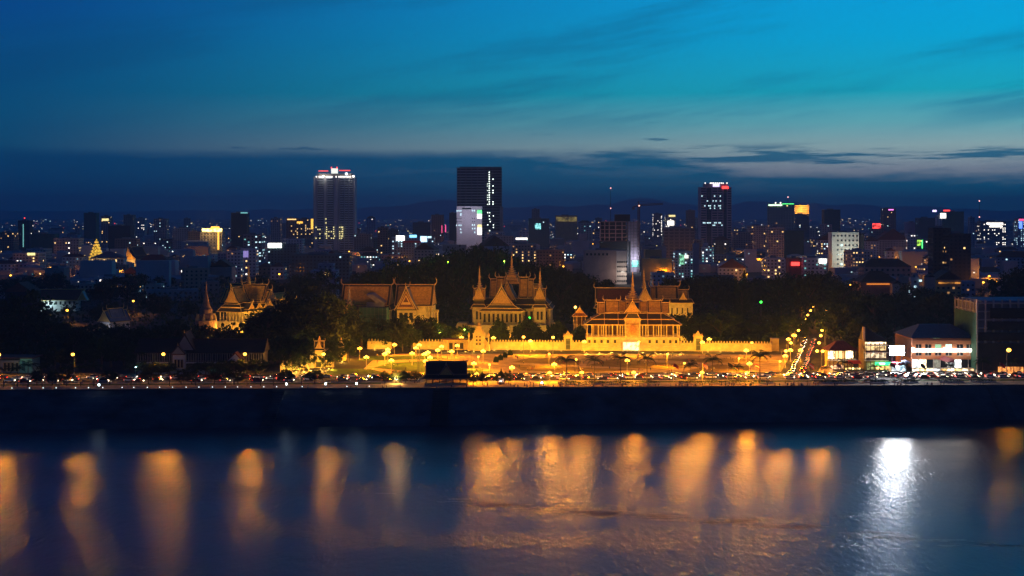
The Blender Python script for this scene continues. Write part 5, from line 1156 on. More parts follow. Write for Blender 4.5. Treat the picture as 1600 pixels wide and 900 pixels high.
# front wall built as spandrels and piers so that the windows lie back in it
D = 30; xs = [(1431, 1440), (1445.5, 1455.5), (1461, 1471), (1477.5, 1487.5), (1495, 1505), (1510, 1520)]
wall_box(r, lx(1425), lx(1524), .6, D, lz(575), lz(529), ow)
for q0, q1 in ((532, 538), (544.5, 550), (556, 560)): MB().box(lx(1425), lx(1524), 0, .6, lz(q1), lz(q0)).build('spandrel', ow, r)
edges = [1425] + [e for p in xs for e in p] + [1524]
for (q0, q1) in ((538, 544.5), (550, 556)):
    for a, b in zip(edges[0::2], edges[1::2]): MB().box(lx(a), lx(b), 0, .6, lz(q1), lz(q0)).build('pier', ow, r)
    for i, (a, b) in enumerate(xs):
        m = {(538, 2): emit('room_green', (.35, .8, .5), .6), (538, 3): emit('room_mint', (.5, 1, .8), 1.6)}.get((q0, i), glass)
        w = MB().box(lx(a), lx(b), .45, .62, lz(q1), lz(q0)).build('window', m, r); MB().box((lx(a) + lx(b)) / 2 - .08, (lx(a) + lx(b)) / 2 + .08, .3, .45, lz(q1), lz(q0)).box(lx(a), lx(b), .2, .45, lz(q1), lz(q1) + .12).build('frame', white, w)
MB().box(lx(1424.5), lx(1525), -.8, -.1, lz(549.6), lz(545)).build('light_strip', E_strip, r)
for p in (1426, 1475, 1523): MB().box(lx(p) - .4, lx(p) + .4, -1, -.2, lz(545), lz(543)).build('strip_lamp', E_strip, r)
MB().box(lx(1427), lx(1522), 2, D - 2, zt, lz(527)).build('attic', dark, r)
MB().box(lx(1459), lx(1470), 1.7, 2.1, lz(531.6), lz(528.8)).build('attic_window', emit('attic_green', (.6, .9, .5), .8, True, .8), r)
MB().box(lx(1425), lx(1524), 0, 2, lz(532), lz(531.4)).build('attic_sill', C['brown'], r)
MB().frustum(lx(1474.5), D / 2, lz(527.5), lz(510), lx(1527) - lx(1474.5), D / 2 + 1.2, lx(1500) - lx(1474.5), 1.2).build('roof', tile_b, r)
mb = MB()
for k in range(30): mb.box(lx(1424.3), lx(1425), .8 + k, 1.3 + k, lz(560), lz(530))
mb.build('side_louvre', C['brown'], r, kind='stuff')
MB().prism([(-3.0, lz(561)), (0, lz(561)), (0, lz(556))], lx(1424), lx(1525)).build('awning', mat('maroon_awning', (.20, .04, .05), .8), r)
a = r.children[-1]; a.data.transform(Matrix(((0, 1, 0, 0), (1, 0, 0, 0), (0, 0, 1, 0), (0, 0, 0, 1))))
for i in range(9):
    a0 = 1426 + 10.9 * i; m = [E_shopw, E_shop, glass, emit('grey_lounge', (.6, .65, .55), .5, True, .5), glass, emit('lounge_two', (.5, .6, .65), .35, True, .6), E_shopw, glass, glass][i]
    MB().box(lx(a0), lx(a0 + 10.2), .2, .6, lz(574.5), lz(562)).build('lounge_window', m, r); MB().box(lx(a0 + 10.2), lx(a0 + 10.9), -.1, .6, 0, lz(561)).build('pier', C['pale'], r)
    MB().box(lx(a0), lx(a0 + 10.2), .3, .6, .3, lz(576)).build('shop_front', [E_shop, emit('golden_shop', (1, .72, .25), 4, True, .7), E_shop, E_shopw, emit('amber_shop', (1, .62, .2), 3, True, .6), E_shop, emit('golden_shop', (1, .72, .25), 4, True, .7), E_shop, emit('warm_shop', (1, .6, .3), 2, True, .6)][i], r)
MB().box(lx(1425), lx(1524), -.3, .7, lz(576.2), lz(574.6)).build('fascia', C['pale'], r)
point(r, lz(554), 600, (1, .7, .45), .8, lx(1450), -6); point(r, lz(554), 600, (1, .7, .45), .8, lx(1500), -6)
point(r, 4, 700, (1, .85, .65), .6, lx(1440), -5); point(r, 4, 700, (1, .85, .65), .6, lx(1485), -5)
Y0 = 688; lx, lz = px_local(1570, Y0); r = T('netted_building_site', 'tall concrete frame building under construction wrapped in dark netting', 'building', X_(1570, Y0), Y0 + 4)
MB().box(lx(1534), lx(1650), 1, 34, 0, lz(474)).build('core_wall', C['dim'], r)
mb, co = MB(), MB()
for k in range(9): z = lz(474) - 4.0 * k; mb.box(lx(1531), lx(1652), -.6, 35, z - .5, z)
for p in range(1531, 1650, 13): co.box(lx(p) - .3, lx(p) + .3, -.5, 1, 0, lz(474) + 1.6)
for y in range(4, 35, 6): co.box(lx(1531) - .3, lx(1531) + .3, y, y + .6, 0, lz(474) + 1)
mb.build('floor_slab', C['grey'], r, kind='stuff'); co.build('concrete_column', C['grey'], r, kind='stuff')
for q0, q1, a, b in ((482, 498, 1550, 1655), (503, 516, 1546, 1655), (520, 533, 1531, 1655), (537, 580, 1531, 1655)): MB().box(lx(a), lx(b), -1.3, -1.1, lz(q1), lz(q0)).build('net', net_d, r)
MB().box(lx(1529.6), lx(1530), 0, 34, 2, lz(490)).build('side_net', net_g, r); MB().box(lx(1540), lx(1650), 2, 34, lz(474), lz(471)).build('roof_slab', C['blue'], r)
MB().box(lx(1562), lx(1600), -3, -1.6, .4, 3.4).build('lit_stall', emit('orange_stall', (1, .35, .08), 1.6, True, .7), r)
r = T('food_tent', 'rounded orange lit tent beside the traffic at the street corner', 'tent', X_(1291, 690), 691)
MB().lathe(0, 0, [(3.4, 0), (3.4, 1.8), (2.9, 3.0), (1.6, 3.8), (.05, 4.1)], 12).build('canopy', emit('orange_tent', (1, .42, .06), .9, False, .5), r); point(r, 2.4, 500, sod, .5, 2, -5)

# ---------------------------------------------------------------- labels that tell repeats apart
def numbered(items, base, group):            # items: (x, object, where)
    by = {}
    for x, o, w in items: by.setdefault(w, []).append((x, o))
    W = ['leftmost', 'second from left', 'third from left', 'fourth from left', 'fifth from left', 'sixth from left', 'seventh from left', 'eighth from left', 'ninth from left', 'tenth from left', 'eleventh from left', 'twelfth from left', 'thirteenth from left', 'fourteenth from left', 'fifteenth from left', 'sixteenth from left', 'seventeenth from left', 'eighteenth from left', 'nineteenth from left', 'twentieth from left']
    for w, l in by.items():
        l.sort(key=lambda q: q[0])
        for i, (x, o) in enumerate(l): o['label'] = f'{base} {w}'.strip() + (f', {W[i]}' if len(l) > 1 and i < 20 else (f', rightmost' if len(l) > 1 else '')); o['group'] = group
def where_fg(px, y):
    if y < 690: spots = [(60, 'by the quay near the green lit bay'), (150, 'by the quay under the big trees'), (260, 'by the quay before the long school'), (370, 'by the quay before the pedimented pavilion'), (480, 'by the quay before the golden gate'), (570, 'by the quay before the striped lawn'), (700, 'by the dark riverside pavilion'), (790, 'by the pointed shrine'),
                         (900, 'by the quay before the crowd lawn'), (990, 'by the quay in line with the spired pavilion'), (1100, 'by the quay before the far gate pier'), (1200, 'by the quay before the wall corner'), (1260, 'by the quay at the street mouth'), (1320, 'by the quay before the restaurant'), (1400, 'by the quay before the billboard'), (1475, 'by the quay before the hotel'), (1565, 'by the quay before the netted site')]
    elif y < 790: spots = [(560, 'on the lawn by the garden stupa'), (640, 'on the lawns west of the plaza'), (745, 'on the plaza before the stepped gate tower'), (850, 'on the crowd lawn beside the plaza'), (990, 'on the lawn before the spired pavilion'), (1090, 'on the lawn before the far gate pier'), (1180, 'on the lawn before the long wall end'), (1240, 'at the mouth of the side street'), (1300, 'behind the hip roofed restaurant')]
    else: spots = [(640, 'by the wall under the big trees'), (715, 'by the wide gatehouse'), (760, 'by the stepped gate tower'), (820, 'by the long wall near the park'), (900, 'by the park side gate pier'), (990, 'at the foot of the spired pavilion'), (1095, 'by the street side gate pier'), (1180, 'by the long wall end'), (1240, 'on the side street corner'), (1280, 'far up the side street')]
    return min(spots, key=lambda q: abs(q[0] - px))[1]

# ---------------------------------------------------------------- lamps
def lamp_me():
    d = {}
    d['pole'] = MB().lathe(0, 0, [(.42, 0), (.42, .5), (.22, .7), (.15, 2), (.11, 6.6)], 8).mesh('pole', polem)
    d['arm'] = MB().tube([(-1.0, 0, 6.9), (-.55, 0, 6.45), (0, 0, 6.6), (.55, 0, 6.45), (1.0, 0, 6.9)], .08, 5).mesh('arm', polem)
    d['globe'] = MB().ball((0, 0, 0), .58, 8, 6).mesh('globe', E_sod)
    return d
LMe = lamp_me()
def park_lamp(power=15500):
    r = T('park_lamp', 'x', 'lamp', 0, 0); obj('pole', LMe['pole'], r); obj('arm', LMe['arm'], r)
    for p in ((-1.0, 0, 7.3), (1.0, 0, 7.3), (0, 0, 7.9)): obj('globe', LMe['globe'], r, p)
    point(r, 7.6, power, sod, 1.35); return r
def spot(parent, z, power, col, r=.7, x=0, y=0, rx=-.75, size=2.75, rz=0, data={}):
    key = (power, col, r, size)
    if key not in data:
        l = bpy.data.lights.new('lamp_light', 'SPOT'); l.energy = power; l.color = col; l.shadow_soft_size = r; l.spot_size = size; l.spot_blend = .5; data[key] = l
    o = bpy.data.objects.new('lamp_light', data[key]); COL.objects.link(o); o.parent = parent; o.location = (x, y, z); o.rotation_euler = (rx, 0, rz); return o
def street_lamp(power=36000, hgt=10, aim=True):
    r = T('street_lamp', 'x', 'lamp', 0, 0)
    MB().lathe(0, 0, [(.22, 0), (.16, 1), (.09, hgt - .6)], 6).build('pole', metal, r); MB().tube([(0, 0, hgt - .7), (.0, -.6, hgt), (0, -1.9, hgt + .15)], .07, 5).build('arm', metal, r)
    MB().frustum(0, -2.1, hgt - .12, hgt + .28, .34, .7, .2, .5).build('head', metal, r); MB().ball((0, -2.15, hgt - .32), .85, 8, 5, .8).build('lamp_glass', E_sodS, r)
    (spot if aim else point)(r, hgt - .4, power, sod, 1.0, 0, -2.15); return r
LP = park_lamp(); SL = street_lamp(); BIG = street_lamp(30000, 11, False); SLd = street_lamp(44000); SLd.name = 'street_lamp.900'
plist, slist, first, sl2 = [], [], {}, []
def put(proto, px, py, hh, lst, scale=1):
    Y = F * (H - hh * scale) / (py - HOR); x = X_(px, Y)
    if proto.name not in first: first[proto.name] = 1; o = proto; o.location = (x, Y, 0); o.scale = (scale,) * 3
    else: o = dup(proto, x, Y, scale=(scale,) * 3)
    lst.append((px, o, where_fg(px, Y))); return o
for px, py in [(562, 543), (541, 542.5), (606, 545), (616.5, 537.5), (601, 552), (606, 549), (572.5, 557), (650, 542.5), (655, 538), (644, 551), (663, 552.5), (668.5, 549.5), (672, 557.5), (665, 563), (684, 546), (690, 540.5), (706, 548), (714.5, 539), (755, 547.5), (740.5, 566.7), (745, 583), (611.5, 562),
               (829, 532), (866, 568), (859, 581.5), (800, 573), (909, 581), (990, 581), (1097, 581), (1167, 581.5), (1171, 567), (1166, 546.5), (1227, 555), (1235, 546), (1251, 546.5), (1240, 523), (913, 533), (980, 562), (771, 527), (721, 526.5), (1097.5, 534), (1108, 529), (1247, 517), (1232, 529)]:
    put(LP, px, py, 7.8, plist, .82 if py < 580 else .62)
for px, py in [(747.5, 557), (765, 569), (858, 552.5), (900, 561), (1042.5, 553), (1069, 567), (1154, 559.5), (1218, 564), (998, 533.5), (1174, 535), (828, 533)]: put(BIG, px, py, 10.7, slist, .62 if py > 540 else .75)
for px, py in [(257, 552.5), (384, 552.5), (1, 553.5), (116, 553)]: put(SLd, px, py, 9.7, slist)
for px, py in [(506.5, 552.5), (1284, 548), (1317, 513), (1310, 469), (818, 526), (864, 526.5)]: put(SL, px, py, 9.7, slist)
for px, py in [(106.5, 484.5), (209.5, 470), (1330, 437), (1328, 445), (1243, 417)]: put(SL, px, py, 9.7, slist)
SS = street_lamp(9000, 9, False); SS.name = 'street_lamp.901'; nss = 0
for k in range(11):
    y = 715 + 42 * k + 3 * (k % 3)
    for sd in (-9.5, 10.5):
        xx = sx(y) + sd * (1 - .03 * k); o = SS if nss == 0 else dup(SS, xx, y); nss += 1; o.location = (xx, y, 0); o.rotation_euler.z = PI / 2 * (-1 if sd < 0 else 1) * -1; sl2.append((xx, o, 'on the palace side of the side street' if sd < 0 else 'on the shop side of the side street'))
put(SL, 1573, 546, 9.7, slist, 1.31)
numbered(plist, 'cream three-globe lamp', 'globe lamps of the park and palace')
numbered(slist, 'orange street lamp', 'orange street lamps'); numbered(sl2, 'orange lamp', 'lamps of the side street')
numbered([(q[0], q[1], 'among dark trees below ' + min(LM, key=lambda k: abs(k[0] - q[0]))[1]) for q in slist if q[1].location.y > 1000], 'orange street lamp', 'orange street lamps')
# the tall star bright lamp over the kiosk, and the two green lamps
def tall(px, py, Y, label, gm, pw, col, name='flood_mast'):
    r = T(name, label, 'lamp', X_(px, Y), Y); z = Z_(py, Y)
    MB().lathe(0, 0, [(.3, 0), (.14, z - .6)], 6).build('pole', metal, r); MB().box(-.9, .9, -.3, .3, z - .75, z - .6).build('arm', metal, r); MB().ball((0, 0, z), .75, 8, 6).build('lamp_glass', gm, r); point(r, z, pw, col, .95)
tall(899, 480, 838, 'tall mast with a very bright orange lamp above the garden kiosk', emit('bright_sodium', (1, .5, .08), 9), 14000, sod)
tall(827, 497, 845, 'mast with a green lamp over the clipped domed trees', E_greenlamp, 5000, (.1, 1, .08)); tall(1189, 472, 905, 'mast with a green lamp in the dark palace trees', E_greenlamp, 5000, (.1, 1, .08))
# floodlights on the ground that light the palace fronts
fl = []
def flood(px, Y, pw, y_off=0, w='', z=0.0, col=(1, .48, .06)):
    r = T('floodlight', 'x', 'floodlight', X_(px, Y), Y, z)
    MB().box(-.5, .5, -.2, .3, .15, .75).build('housing', metal, r); MB().box(-.42, .42, .3, .36, .22, .68).build('lens', E_sod, r); MB().box(-.08, .08, -.05, .1, 0, .2).build('bracket', metal, r)
    point(r, 1.0, pw, col, .5, 0, 1.0); fl.append((px, r, w))
for px in range(772, 880, 21): flood(px, WY(px) - 8, 1500, w='before the long wall beside the plaza')
for px in range(1106, 1206, 20): flood(px, WY(px) - 8, 1500, w='before the long wall by the street corner')
for px in (655, 683): flood(px, WY(px) - 8, 1500, w='before the wall under the big trees')
for px in (585, 603): flood(px, WY(px) - 8, 2400, w='before the short wall under the trees')
for px in (700, 727, 740, 757): flood(px, 795, 1800, w='before the stepped gate tower')
for px in (916, 936, 956, 976, 1004, 1024, 1044, 1064): flood(px, 786, 5200, w='at the foot of the spired pavilion')
for px in (732, 752, 772, 796, 820, 848): flood(px, 864, 5200, w='before the throne hall')
for px in (616, 634, 652, 672): flood(px, 842, 7500, w='before the pediment hall')
for px in (548, 572, 600): flood(px, 838, 6500, w='before the wide hall')
for px in (1018, 1034, 1050, 1068): flood(px, 850, 12000, w='before the golden lit hall')
flood(955, 880, 3500, w='before the long dim hall')
for px in (344, 360, 378): flood(px, 902, 15000, w='before the golden lit pagoda')
for k in range(4): flood(402 + 10 * k, 925 + 9 * k, 17000, w='along the side of the golden lit pagoda')
flood(327, 889, 3000, w='below the brick stupa'); flood(424, 902, 5000, w='below the small golden library')
for px, Y in ((451, 690), (462, 693), (474, 696), (486, 699), (500, 702), (514, 706)): flood(px, Y, 7500, w='before the golden temple gate')
flood(534, 741, 3800, w='before the garden stupa')
numbered(fl, 'small ground floodlight', 'ground floodlights of the palace')
gl_ = []
for px, py, Y, lab in ((688, 517, 832, 'green white garden lamp behind the wide gatehouse'), (726, 515, 834, 'yellow green garden lamp beside the stepped gate tower'), (700, 409, 1040, 'green lamp high among the tall trees behind the pediment hall'), (788, 408, 1060, 'green lamp in the trees beside the throne hall spire')):
    r = T('garden_lamp', lab, 'lamp', X_(px, Y), Y, 0, 0, 'green lamps in the palace gardens'); z = Z_(py, Y)  # the one high behind the pediment hall is added for green laser dots
    MB().lathe(0, 0, [(.12, 0), (.08, z - .3)], 6).build('pole', metal, r); MB().ball((0, 0, z), .4).build('globe', emit('lime_globe', (.6, 1, .12), 3), r); point(r, z, 2600 if Y < 900 else 5000, (.25, 1, .06) if Y > 900 else (.6, 1, .1), .5, 0, -.6)
# little white lights along the parapet
BL = T('bollard_light', 'x', 'lamp', 0, 0); MB().lathe(0, 0, [(.14, 0), (.11, 1.1)], 6).build('post', metal, BL); MB().ball((0, 0, 1.25), .2, 6, 4).build('globe', emit('cool_bollard', (.75, .9, 1), 3.5), BL)
bl = []; rr = random.Random(8)
for k, px in enumerate([20, 47, 68, 88, 118, 138, 160, 190, 208, 229, 248, 268, 289, 309, 330, 350, 369, 390, 410, 430, 470, 540, 575]):
    x = X_(px, 625); y = EDGE(x) + 1.2; o = BL if k == 0 else dup(BL, x, y); o.location = (x, y, 0); bl.append((px, o, 'on the parapet ' + where_fg(px, 650)[3:] if False else where_fg(px, 650)))
numbered(bl, 'knee high white bollard light', 'bollard lights on the parapet')
CL = T('cool_lamp', 'x', 'lamp', 0, 0); MB().lathe(0, 0, [(.1, 0), (.07, 2.2)], 6).build('pole', metal, CL); MB().ball((0, 0, 2.4), .42).build('globe', E_coollamp, CL); point(CL, 2.4, 160, (.6, .9, 1), .5)
for k, (px, lab) in enumerate(((157, 'cold white lamp on the parapet by the dark bank under big trees'), (447, 'cold white lamp on the parapet below the golden gate'), (508, 'brightest cold white lamp on the parapet before the lawn'), (556, 'small cold white lamp on the parapet before the striped lawn'), (847, 'cold white lamp at the parapet before the crowd'))):
    x = X_(px, 628); y = EDGE(x) + 1.4; o = CL if k == 0 else dup(CL, x, y); o.location = (x, y, 0); o['label'] = lab; o['group'] = 'cold white lamps on the parapet'

# ---------------------------------------------------------------- trees
def crown_mesh(seed, n_cl, per, sz, m, flat=1.0, dome=False):
    q = random.Random(seed); mb = MB()
    for c in range(n_cl):
        while True:
            p = Vector((q.uniform(-1, 1), q.uniform(-1, 1), q.uniform(-.8, 1)))
            if .25 < p.length < 1: break
        if dome: p = p.normalized() * q.uniform(.72, .98); p.z = abs(p.z)
        cr = q.uniform(.16, .34) if not dome else q.uniform(.12, .2)
        for k in range(per):
            d = Vector((q.gauss(0, 1), q.gauss(0, 1), q.gauss(0, .8))); d = d.normalized() * cr * q.random() ** .45
            ctr = p + d; ctr = Vector((ctr.x * .47, ctr.y * .47, (.56 if not dome else .10) + ctr.z * (.42 if not dome else .88) * flat))
            a = Vector((q.gauss(0, 1), q.gauss(0, 1), q.gauss(0, 1))).normalized(); b = a.cross(Vector((q.gauss(0, 1), q.gauss(0, 1), q.gauss(0, 1)))).normalized()
            s1, s2 = sz * q.uniform(.6, 1.4), sz * q.uniform(.4, 1.0)
            mb.add([ctr - a * s1, ctr + b * s2, ctr + a * s1, ctr - b * s2], [(0, 1, 2, 3)])
    return mb.mesh('crown', m)
CR = [crown_mesh(i, 40 + 8 * (i % 3), 64, .024, leafm if i % 2 else leafm2, 1 - .12 * (i % 3)) for i in range(6)]
DOME = crown_mesh(20, 170, 48, .036, leafm, 1.0, True)
TRK = []
for i in range(3):
    q = random.Random(i + 30); mb = MB().tube([(0, 0, 0), (.01, .0, .2), (0, .01, .42), (.02, 0, .66)], [.035, .027, .02, .008], 7)
    for k in range(6):
        an = k * 1.05 + q.random(); mb.tube([(0, 0, .28 + .05 * k), (.12 * math.cos(an), .12 * math.sin(an), .42 + .05 * k), (.28 * math.cos(an), .28 * math.sin(an), .55 + .05 * k)], [.016, .011, .004], 5)
    TRK.append(mb.mesh('trunk', barkm))
tcount = [0]
def tree(px, Y, h, w, label, group, dome=False, lst=None):
    r = T('tree' if not dome else 'clipped_tree', label, 'tree', X_(px, Y), Y, 0, random.uniform(0, 6.3), group, (w, w, h))
    i = tcount[0]; tcount[0] += 1
    obj('trunk', TRK[i % 3], r); obj('crown', DOME if dome else CR[(i * 5 + i // 6) % 6], r)
    if lst is not None: lst.append((px, r, ''))
    return r
def top_at(poly, px):
    for (a, za), (b, zb) in zip(poly, poly[1:]):
        if a <= px <= b: return za + (zb - za) * (px - a) / max(1e-6, b - a)
    return poly[0][1] if px < poly[0][0] else poly[-1][1]
tr = random.Random(5)
def belt(n, px0, px1, Y0, Y1, prof, label, group, jit=5, wf=(.7, 1.0)):
    got = []
    for i in range(n):
        px = px0 + (px1 - px0) * (i + tr.uniform(.1, .9)) / n; Y = tr.uniform(Y0, Y1); t = top_at(prof, px) + tr.uniform(-jit * .3, jit)
        h = max(6, Z_(t, Y)); tree(px, Y, h / .98, min(h * tr.uniform(*wf) * 1.15, 34), label, group, lst=got)
    if n > 14: got = [(a, o, 'below ' + min(LM, key=lambda q: abs(q[0] - a))[1]) for a, o, w_ in got]
    numbered(got, label, group)
belt(22, 545, 800, 1010, 1230, [(545, 428), (600, 412), (640, 398), (690, 388), (740, 382), (785, 386), (800, 392)], 'tall dark tree behind the throne hall', 'dark trees behind the throne hall', 16, (.55, .8))
belt(12, 800, 940, 980, 1180, [(800, 395), (840, 412), (880, 414), (935, 425)], 'dark tree beyond the throne hall toward the pink block', 'dark trees beyond the throne hall', 14)
belt(12, 1040, 1190, 960, 1200, [(1040, 428), (1110, 424), (1190, 428)], 'dark tree behind the golden lit hall', 'dark trees behind the golden lit hall', 12)
belt(12, 1180, 1335, 960, 1200, [(1180, 426), (1250, 421), (1300, 428), (1335, 440)], 'dark tree in the mass north of the green lamp', 'dark trees around the green lamp mast', 12)
belt(14, 1080, 1250, 840, 905, [(1080, 486), (1150, 488), (1250, 492)], 'bushy tree just behind the long palace wall', 'bushy trees behind the long palace wall', 14, (.8, 1.1))
belt(5, 1040, 1086, 832, 848, [(1040, 492), (1060, 487), (1086, 491)], 'dark tree hiding the foot of the golden lit hall', 'dark trees before the golden lit hall', 3, (.8, 1.0))
belt(8, 1302, 1352, 745, 900, [(1285, 478), (1310, 470), (1350, 500)], 'dark street tree behind the hip roofed restaurant', 'dark trees behind the restaurant')
belt(9, 216, 268, 683, 692, [(216, 566), (268, 570)], 'quayside tree hiding the long school', 'quayside trees before the long school', 6, (1.0, 1.25))
belt(12, 300, 412, 683, 692, [(300, 568), (350, 562), (412, 556)], 'leafy quayside tree hiding the long school', 'quayside trees before the long school', 7, (1.0, 1.25))
belt(20, 1335, 1530, 830, 1060, [(1335, 452), (1420, 450), (1530, 452)], 'dark tree behind the hotel', 'dark trees behind the hotel', 16, (.8, 1.1))
belt(4, 1565, 1630, 1000, 1150, [(1565, 425), (1600, 408), (1630, 405)], 'tall dark tree beyond the netted building site', 'dark trees beyond the building site')
belt(12, 405, 535, 760, 900, [(405, 488), (440, 470), (480, 448), (520, 462), (535, 480)], 'big spreading tree between the pagoda and the wide hall', 'big trees between pagoda and halls', 12, (.9, 1.15))
belt(6, 432, 520, 728, 745, [(432, 520), (480, 508), (520, 530)], 'leafy tree leaning over the golden temple gate', 'trees around the golden temple gate', 8)
belt(9, 520, 690, 822, 842, [(520, 496), (560, 492), (600, 496), (640, 486), (670, 488), (690, 505)], 'round tree standing before the pediment hall and scaffold', 'trees before the two halls', 6, (.95, 1.2))
belt(3, 612, 648, 800, 808, [(612, 508), (648, 505)], 'tree overhanging the palace wall by the park', 'trees overhanging the palace wall', 4)
belt(26, -10, 430, 745, 900, [(-10, 470), (45, 455), (90, 500), (140, 512), (185, 505), (240, 490), (300, 505), (335, 508), (430, 500)], 'dark tree behind the long school', 'dark trees behind the long school', 22, (.85, 1.15))
belt(12, 60, 225, 698, 736, [(60, 545), (110, 545), (150, 520), (225, 545)], 'quayside tree catching yellow lamp light on its crown', 'big quayside trees by the school', 10, (.9, 1.2))
belt(5, 385, 445, 700, 736, [(385, 548), (445, 540)], 'quayside tree by the pedimented pavilion', 'quayside trees near the golden gate', 10)
belt(26, 0, 545, 1170, 1500, [(0, 425), (150, 428), (260, 425), (330, 432), (440, 428), (500, 420), (545, 425)], 'dark far tree beyond the monastery', 'dark far trees beyond the monastery', 14, (.8, 1.2))
belt(8, 20, 320, 960, 1120, [(20, 470), (130, 478), (190, 462), (245, 455), (320, 470)], 'dark tree beside the monastery hall', 'dark trees beside the monastery hall', 10)
belt(6, 690, 738, 828, 850, [(690, 508), (738, 508)], 'low green garden tree behind the wide gatehouse', 'low garden trees behind the gatehouse', 10)
belt(5, 600, 650, 650, 656, [(600, 592), (650, 592)], 'small leafy bush beside the dark riverside pavilion', 'bushes beside the riverside pavilion', 5)
belt(4, 736, 800, 645, 652, [(736, 594), (800, 597)], 'small leafy bush beside the pointed shrine', 'bushes beside the pointed shrine', 3)
for px, Y, h, w in ((456, 694, 9, 9), (468, 699, 11, 10), (482, 700, 13, 9), (508, 703, 10, 8), (520, 712, 13, 11)): tree(px, Y, h, w, {456: 'small leafy tree at the low end of the serpent wall', 468: 'leafy tree against the middle of the serpent wall', 482: 'taller leafy tree beside the golden gate house', 508: 'small tree on the park side of the golden gate', 520: 'dark round tree between golden gate and garden stupa'}[px], 'trees around the golden temple gate')
tree(515, 735, 14, 13, 'tree with bright leaves beside the garden stupa', 'trees around the golden temple gate'); tree(544, 742, 13, 13, 'round tree at the corner of the striped lawn', 'trees around the golden temple gate')
tree(1160, 960, Z_(425, 960), 16, 'tree lit orange by a lamp behind the green lamp mast', 'dark trees around the green lamp mast')
for px, Y, t, w, lab in ((780, 838, 500, 12, 'small clipped dome tree before the throne hall steps'), (823, 838, 499, 18, 'big clipped dome tree under the green lamp'), (868, 840, 504, 17, 'clipped dome tree near the garden kiosk'), (905, 832, 510, 12, 'low clipped tree before the garden kiosk')):
    h = Z_(t, Y); tree(px, Y, h / .98, w / .92, lab, 'clipped dome trees in the palace garden', True)
q_ = []
for px in (58, 82, 100, 172, 232, 283, 300, 335, 352, 372, 449, 492):
    x = X_(px, 650); Y = EDGE(x) + tr.uniform(19, 24); o = tree(px, Y, tr.uniform(7, 8.6), tr.uniform(7, 9), 'x', ''); q_.append((px, o, where_fg(px, 650)))
numbered(q_, 'round clipped promenade tree', 'round trees on the promenade')
for px, Y in ((797, 780), (789, 767), (782, 754), (775, 743)): tree(px, Y, 3.2, 2.9, {797: 'round clipped bush nearest the palace in the plaza row', 789: 'round clipped bush, second from the palace in the plaza row', 782: 'round clipped bush, third from the palace in the plaza row', 775: 'round clipped bush nearest the quay in the plaza row'}[px], 'clipped bushes along the plaza edge', True)
# the low growth under the groves, past counting
def woods(n, px0, px1, Y0, Y1, h0, h1, seed):
    q = random.Random(seed); mb = MB()
    for i in range(n):
        Y = q.uniform(Y0, Y1); px = q.uniform(px0, px1); x = X_(px, Y)
        top = h0 + (h1 - h0) * (.5 + .5 * mnoise.noise((x * .05, Y * .05, seed))); z = top * q.random() ** .6
        a = Vector((q.gauss(0, 1), q.gauss(0, 1), q.gauss(0, 1))).normalized() * q.uniform(.7, 1.7); b = a.cross(Vector((q.gauss(0, 1), q.gauss(0, 1), q.gauss(0, 1)))).normalized() * q.uniform(.5, 1.2)
        c = Vector((x, Y, max(.5, z))); mb.add([c - a, c + b, c + a, c - b], [(0, 1, 2, 3)])
    mb.build('undergrowth', leafm, kind='stuff')
woods(7000, 535, 940, 945, 1250, 5, 16, 1); woods(5000, 1080, 1340, 915, 1230, 4, 15, 2); woods(7000, 1335, 1560, 800, 1080, 4, 14, 3); woods(9000, -30, 440, 745, 890, 4, 13, 4)
woods(6000, -30, 545, 950, 1480, 4, 11, 5); woods(2500, 690, 745, 822, 855, 2, 5, 6); woods(3500, 1075, 1215, 822, 900, 3, 9, 7); woods(3000, 420, 530, 770, 890, 4, 12, 8); woods(2500, 520, 690, 822, 840, 3, 9, 9)
# areca and coconut palms
FR = []
for k in range(2):
    mb = MB(); n = 9; L = 4.6; pts = [Vector((L * i / n * (1 - .12 * (i / n) ** 2), 0, (1.5 - .7 * k) * math.sin(2.2 * i / n) - (1.6 + .6 * k) * (i / n) ** 2.2)) for i in range(n + 1)]
    mb.tube(pts, [.07 * (1 - i / n) + .012 for i in range(n + 1)], 4)
    for i in range(1, n + 1):
        for sd in (-1, 1):
            for f in (0, .5):
                p = pts[i - 1].lerp(pts[i], f); ln = 1.05 * math.sin(PI * (.12 + .8 * (i - 1 + f) / n)) + .2
                mb.add([p, p + Vector((.20, 0, 0)), p + Vector((.42 + .25 * ln, sd * ln, -.5 * ln))], [(0, 1, 2)])
    FR.append(mb.mesh('frond', leafm))
PT = MB().tube([(0, 0, 0), (.08, 0, 2), (.02, .05, 5), (.06, 0, 8.4), (.06, 0, 9.2)], [.26, .19, .16, .14, .17], 7).mesh('trunk', barkm)
PALM = T('palm_tree', 'x', 'palm', 0, 0); obj('trunk', PT, PALM)
for k in range(13):
    o = obj('frond', FR[k % 2], PALM, (.06, 0, 9.15)); o.rotation_euler = (tr.uniform(-.15, .15), tr.uniform(-.35, .35) - (.3 if k % 3 == 0 else 0), k * 2.4 + tr.uniform(-.2, .2))
pl = []
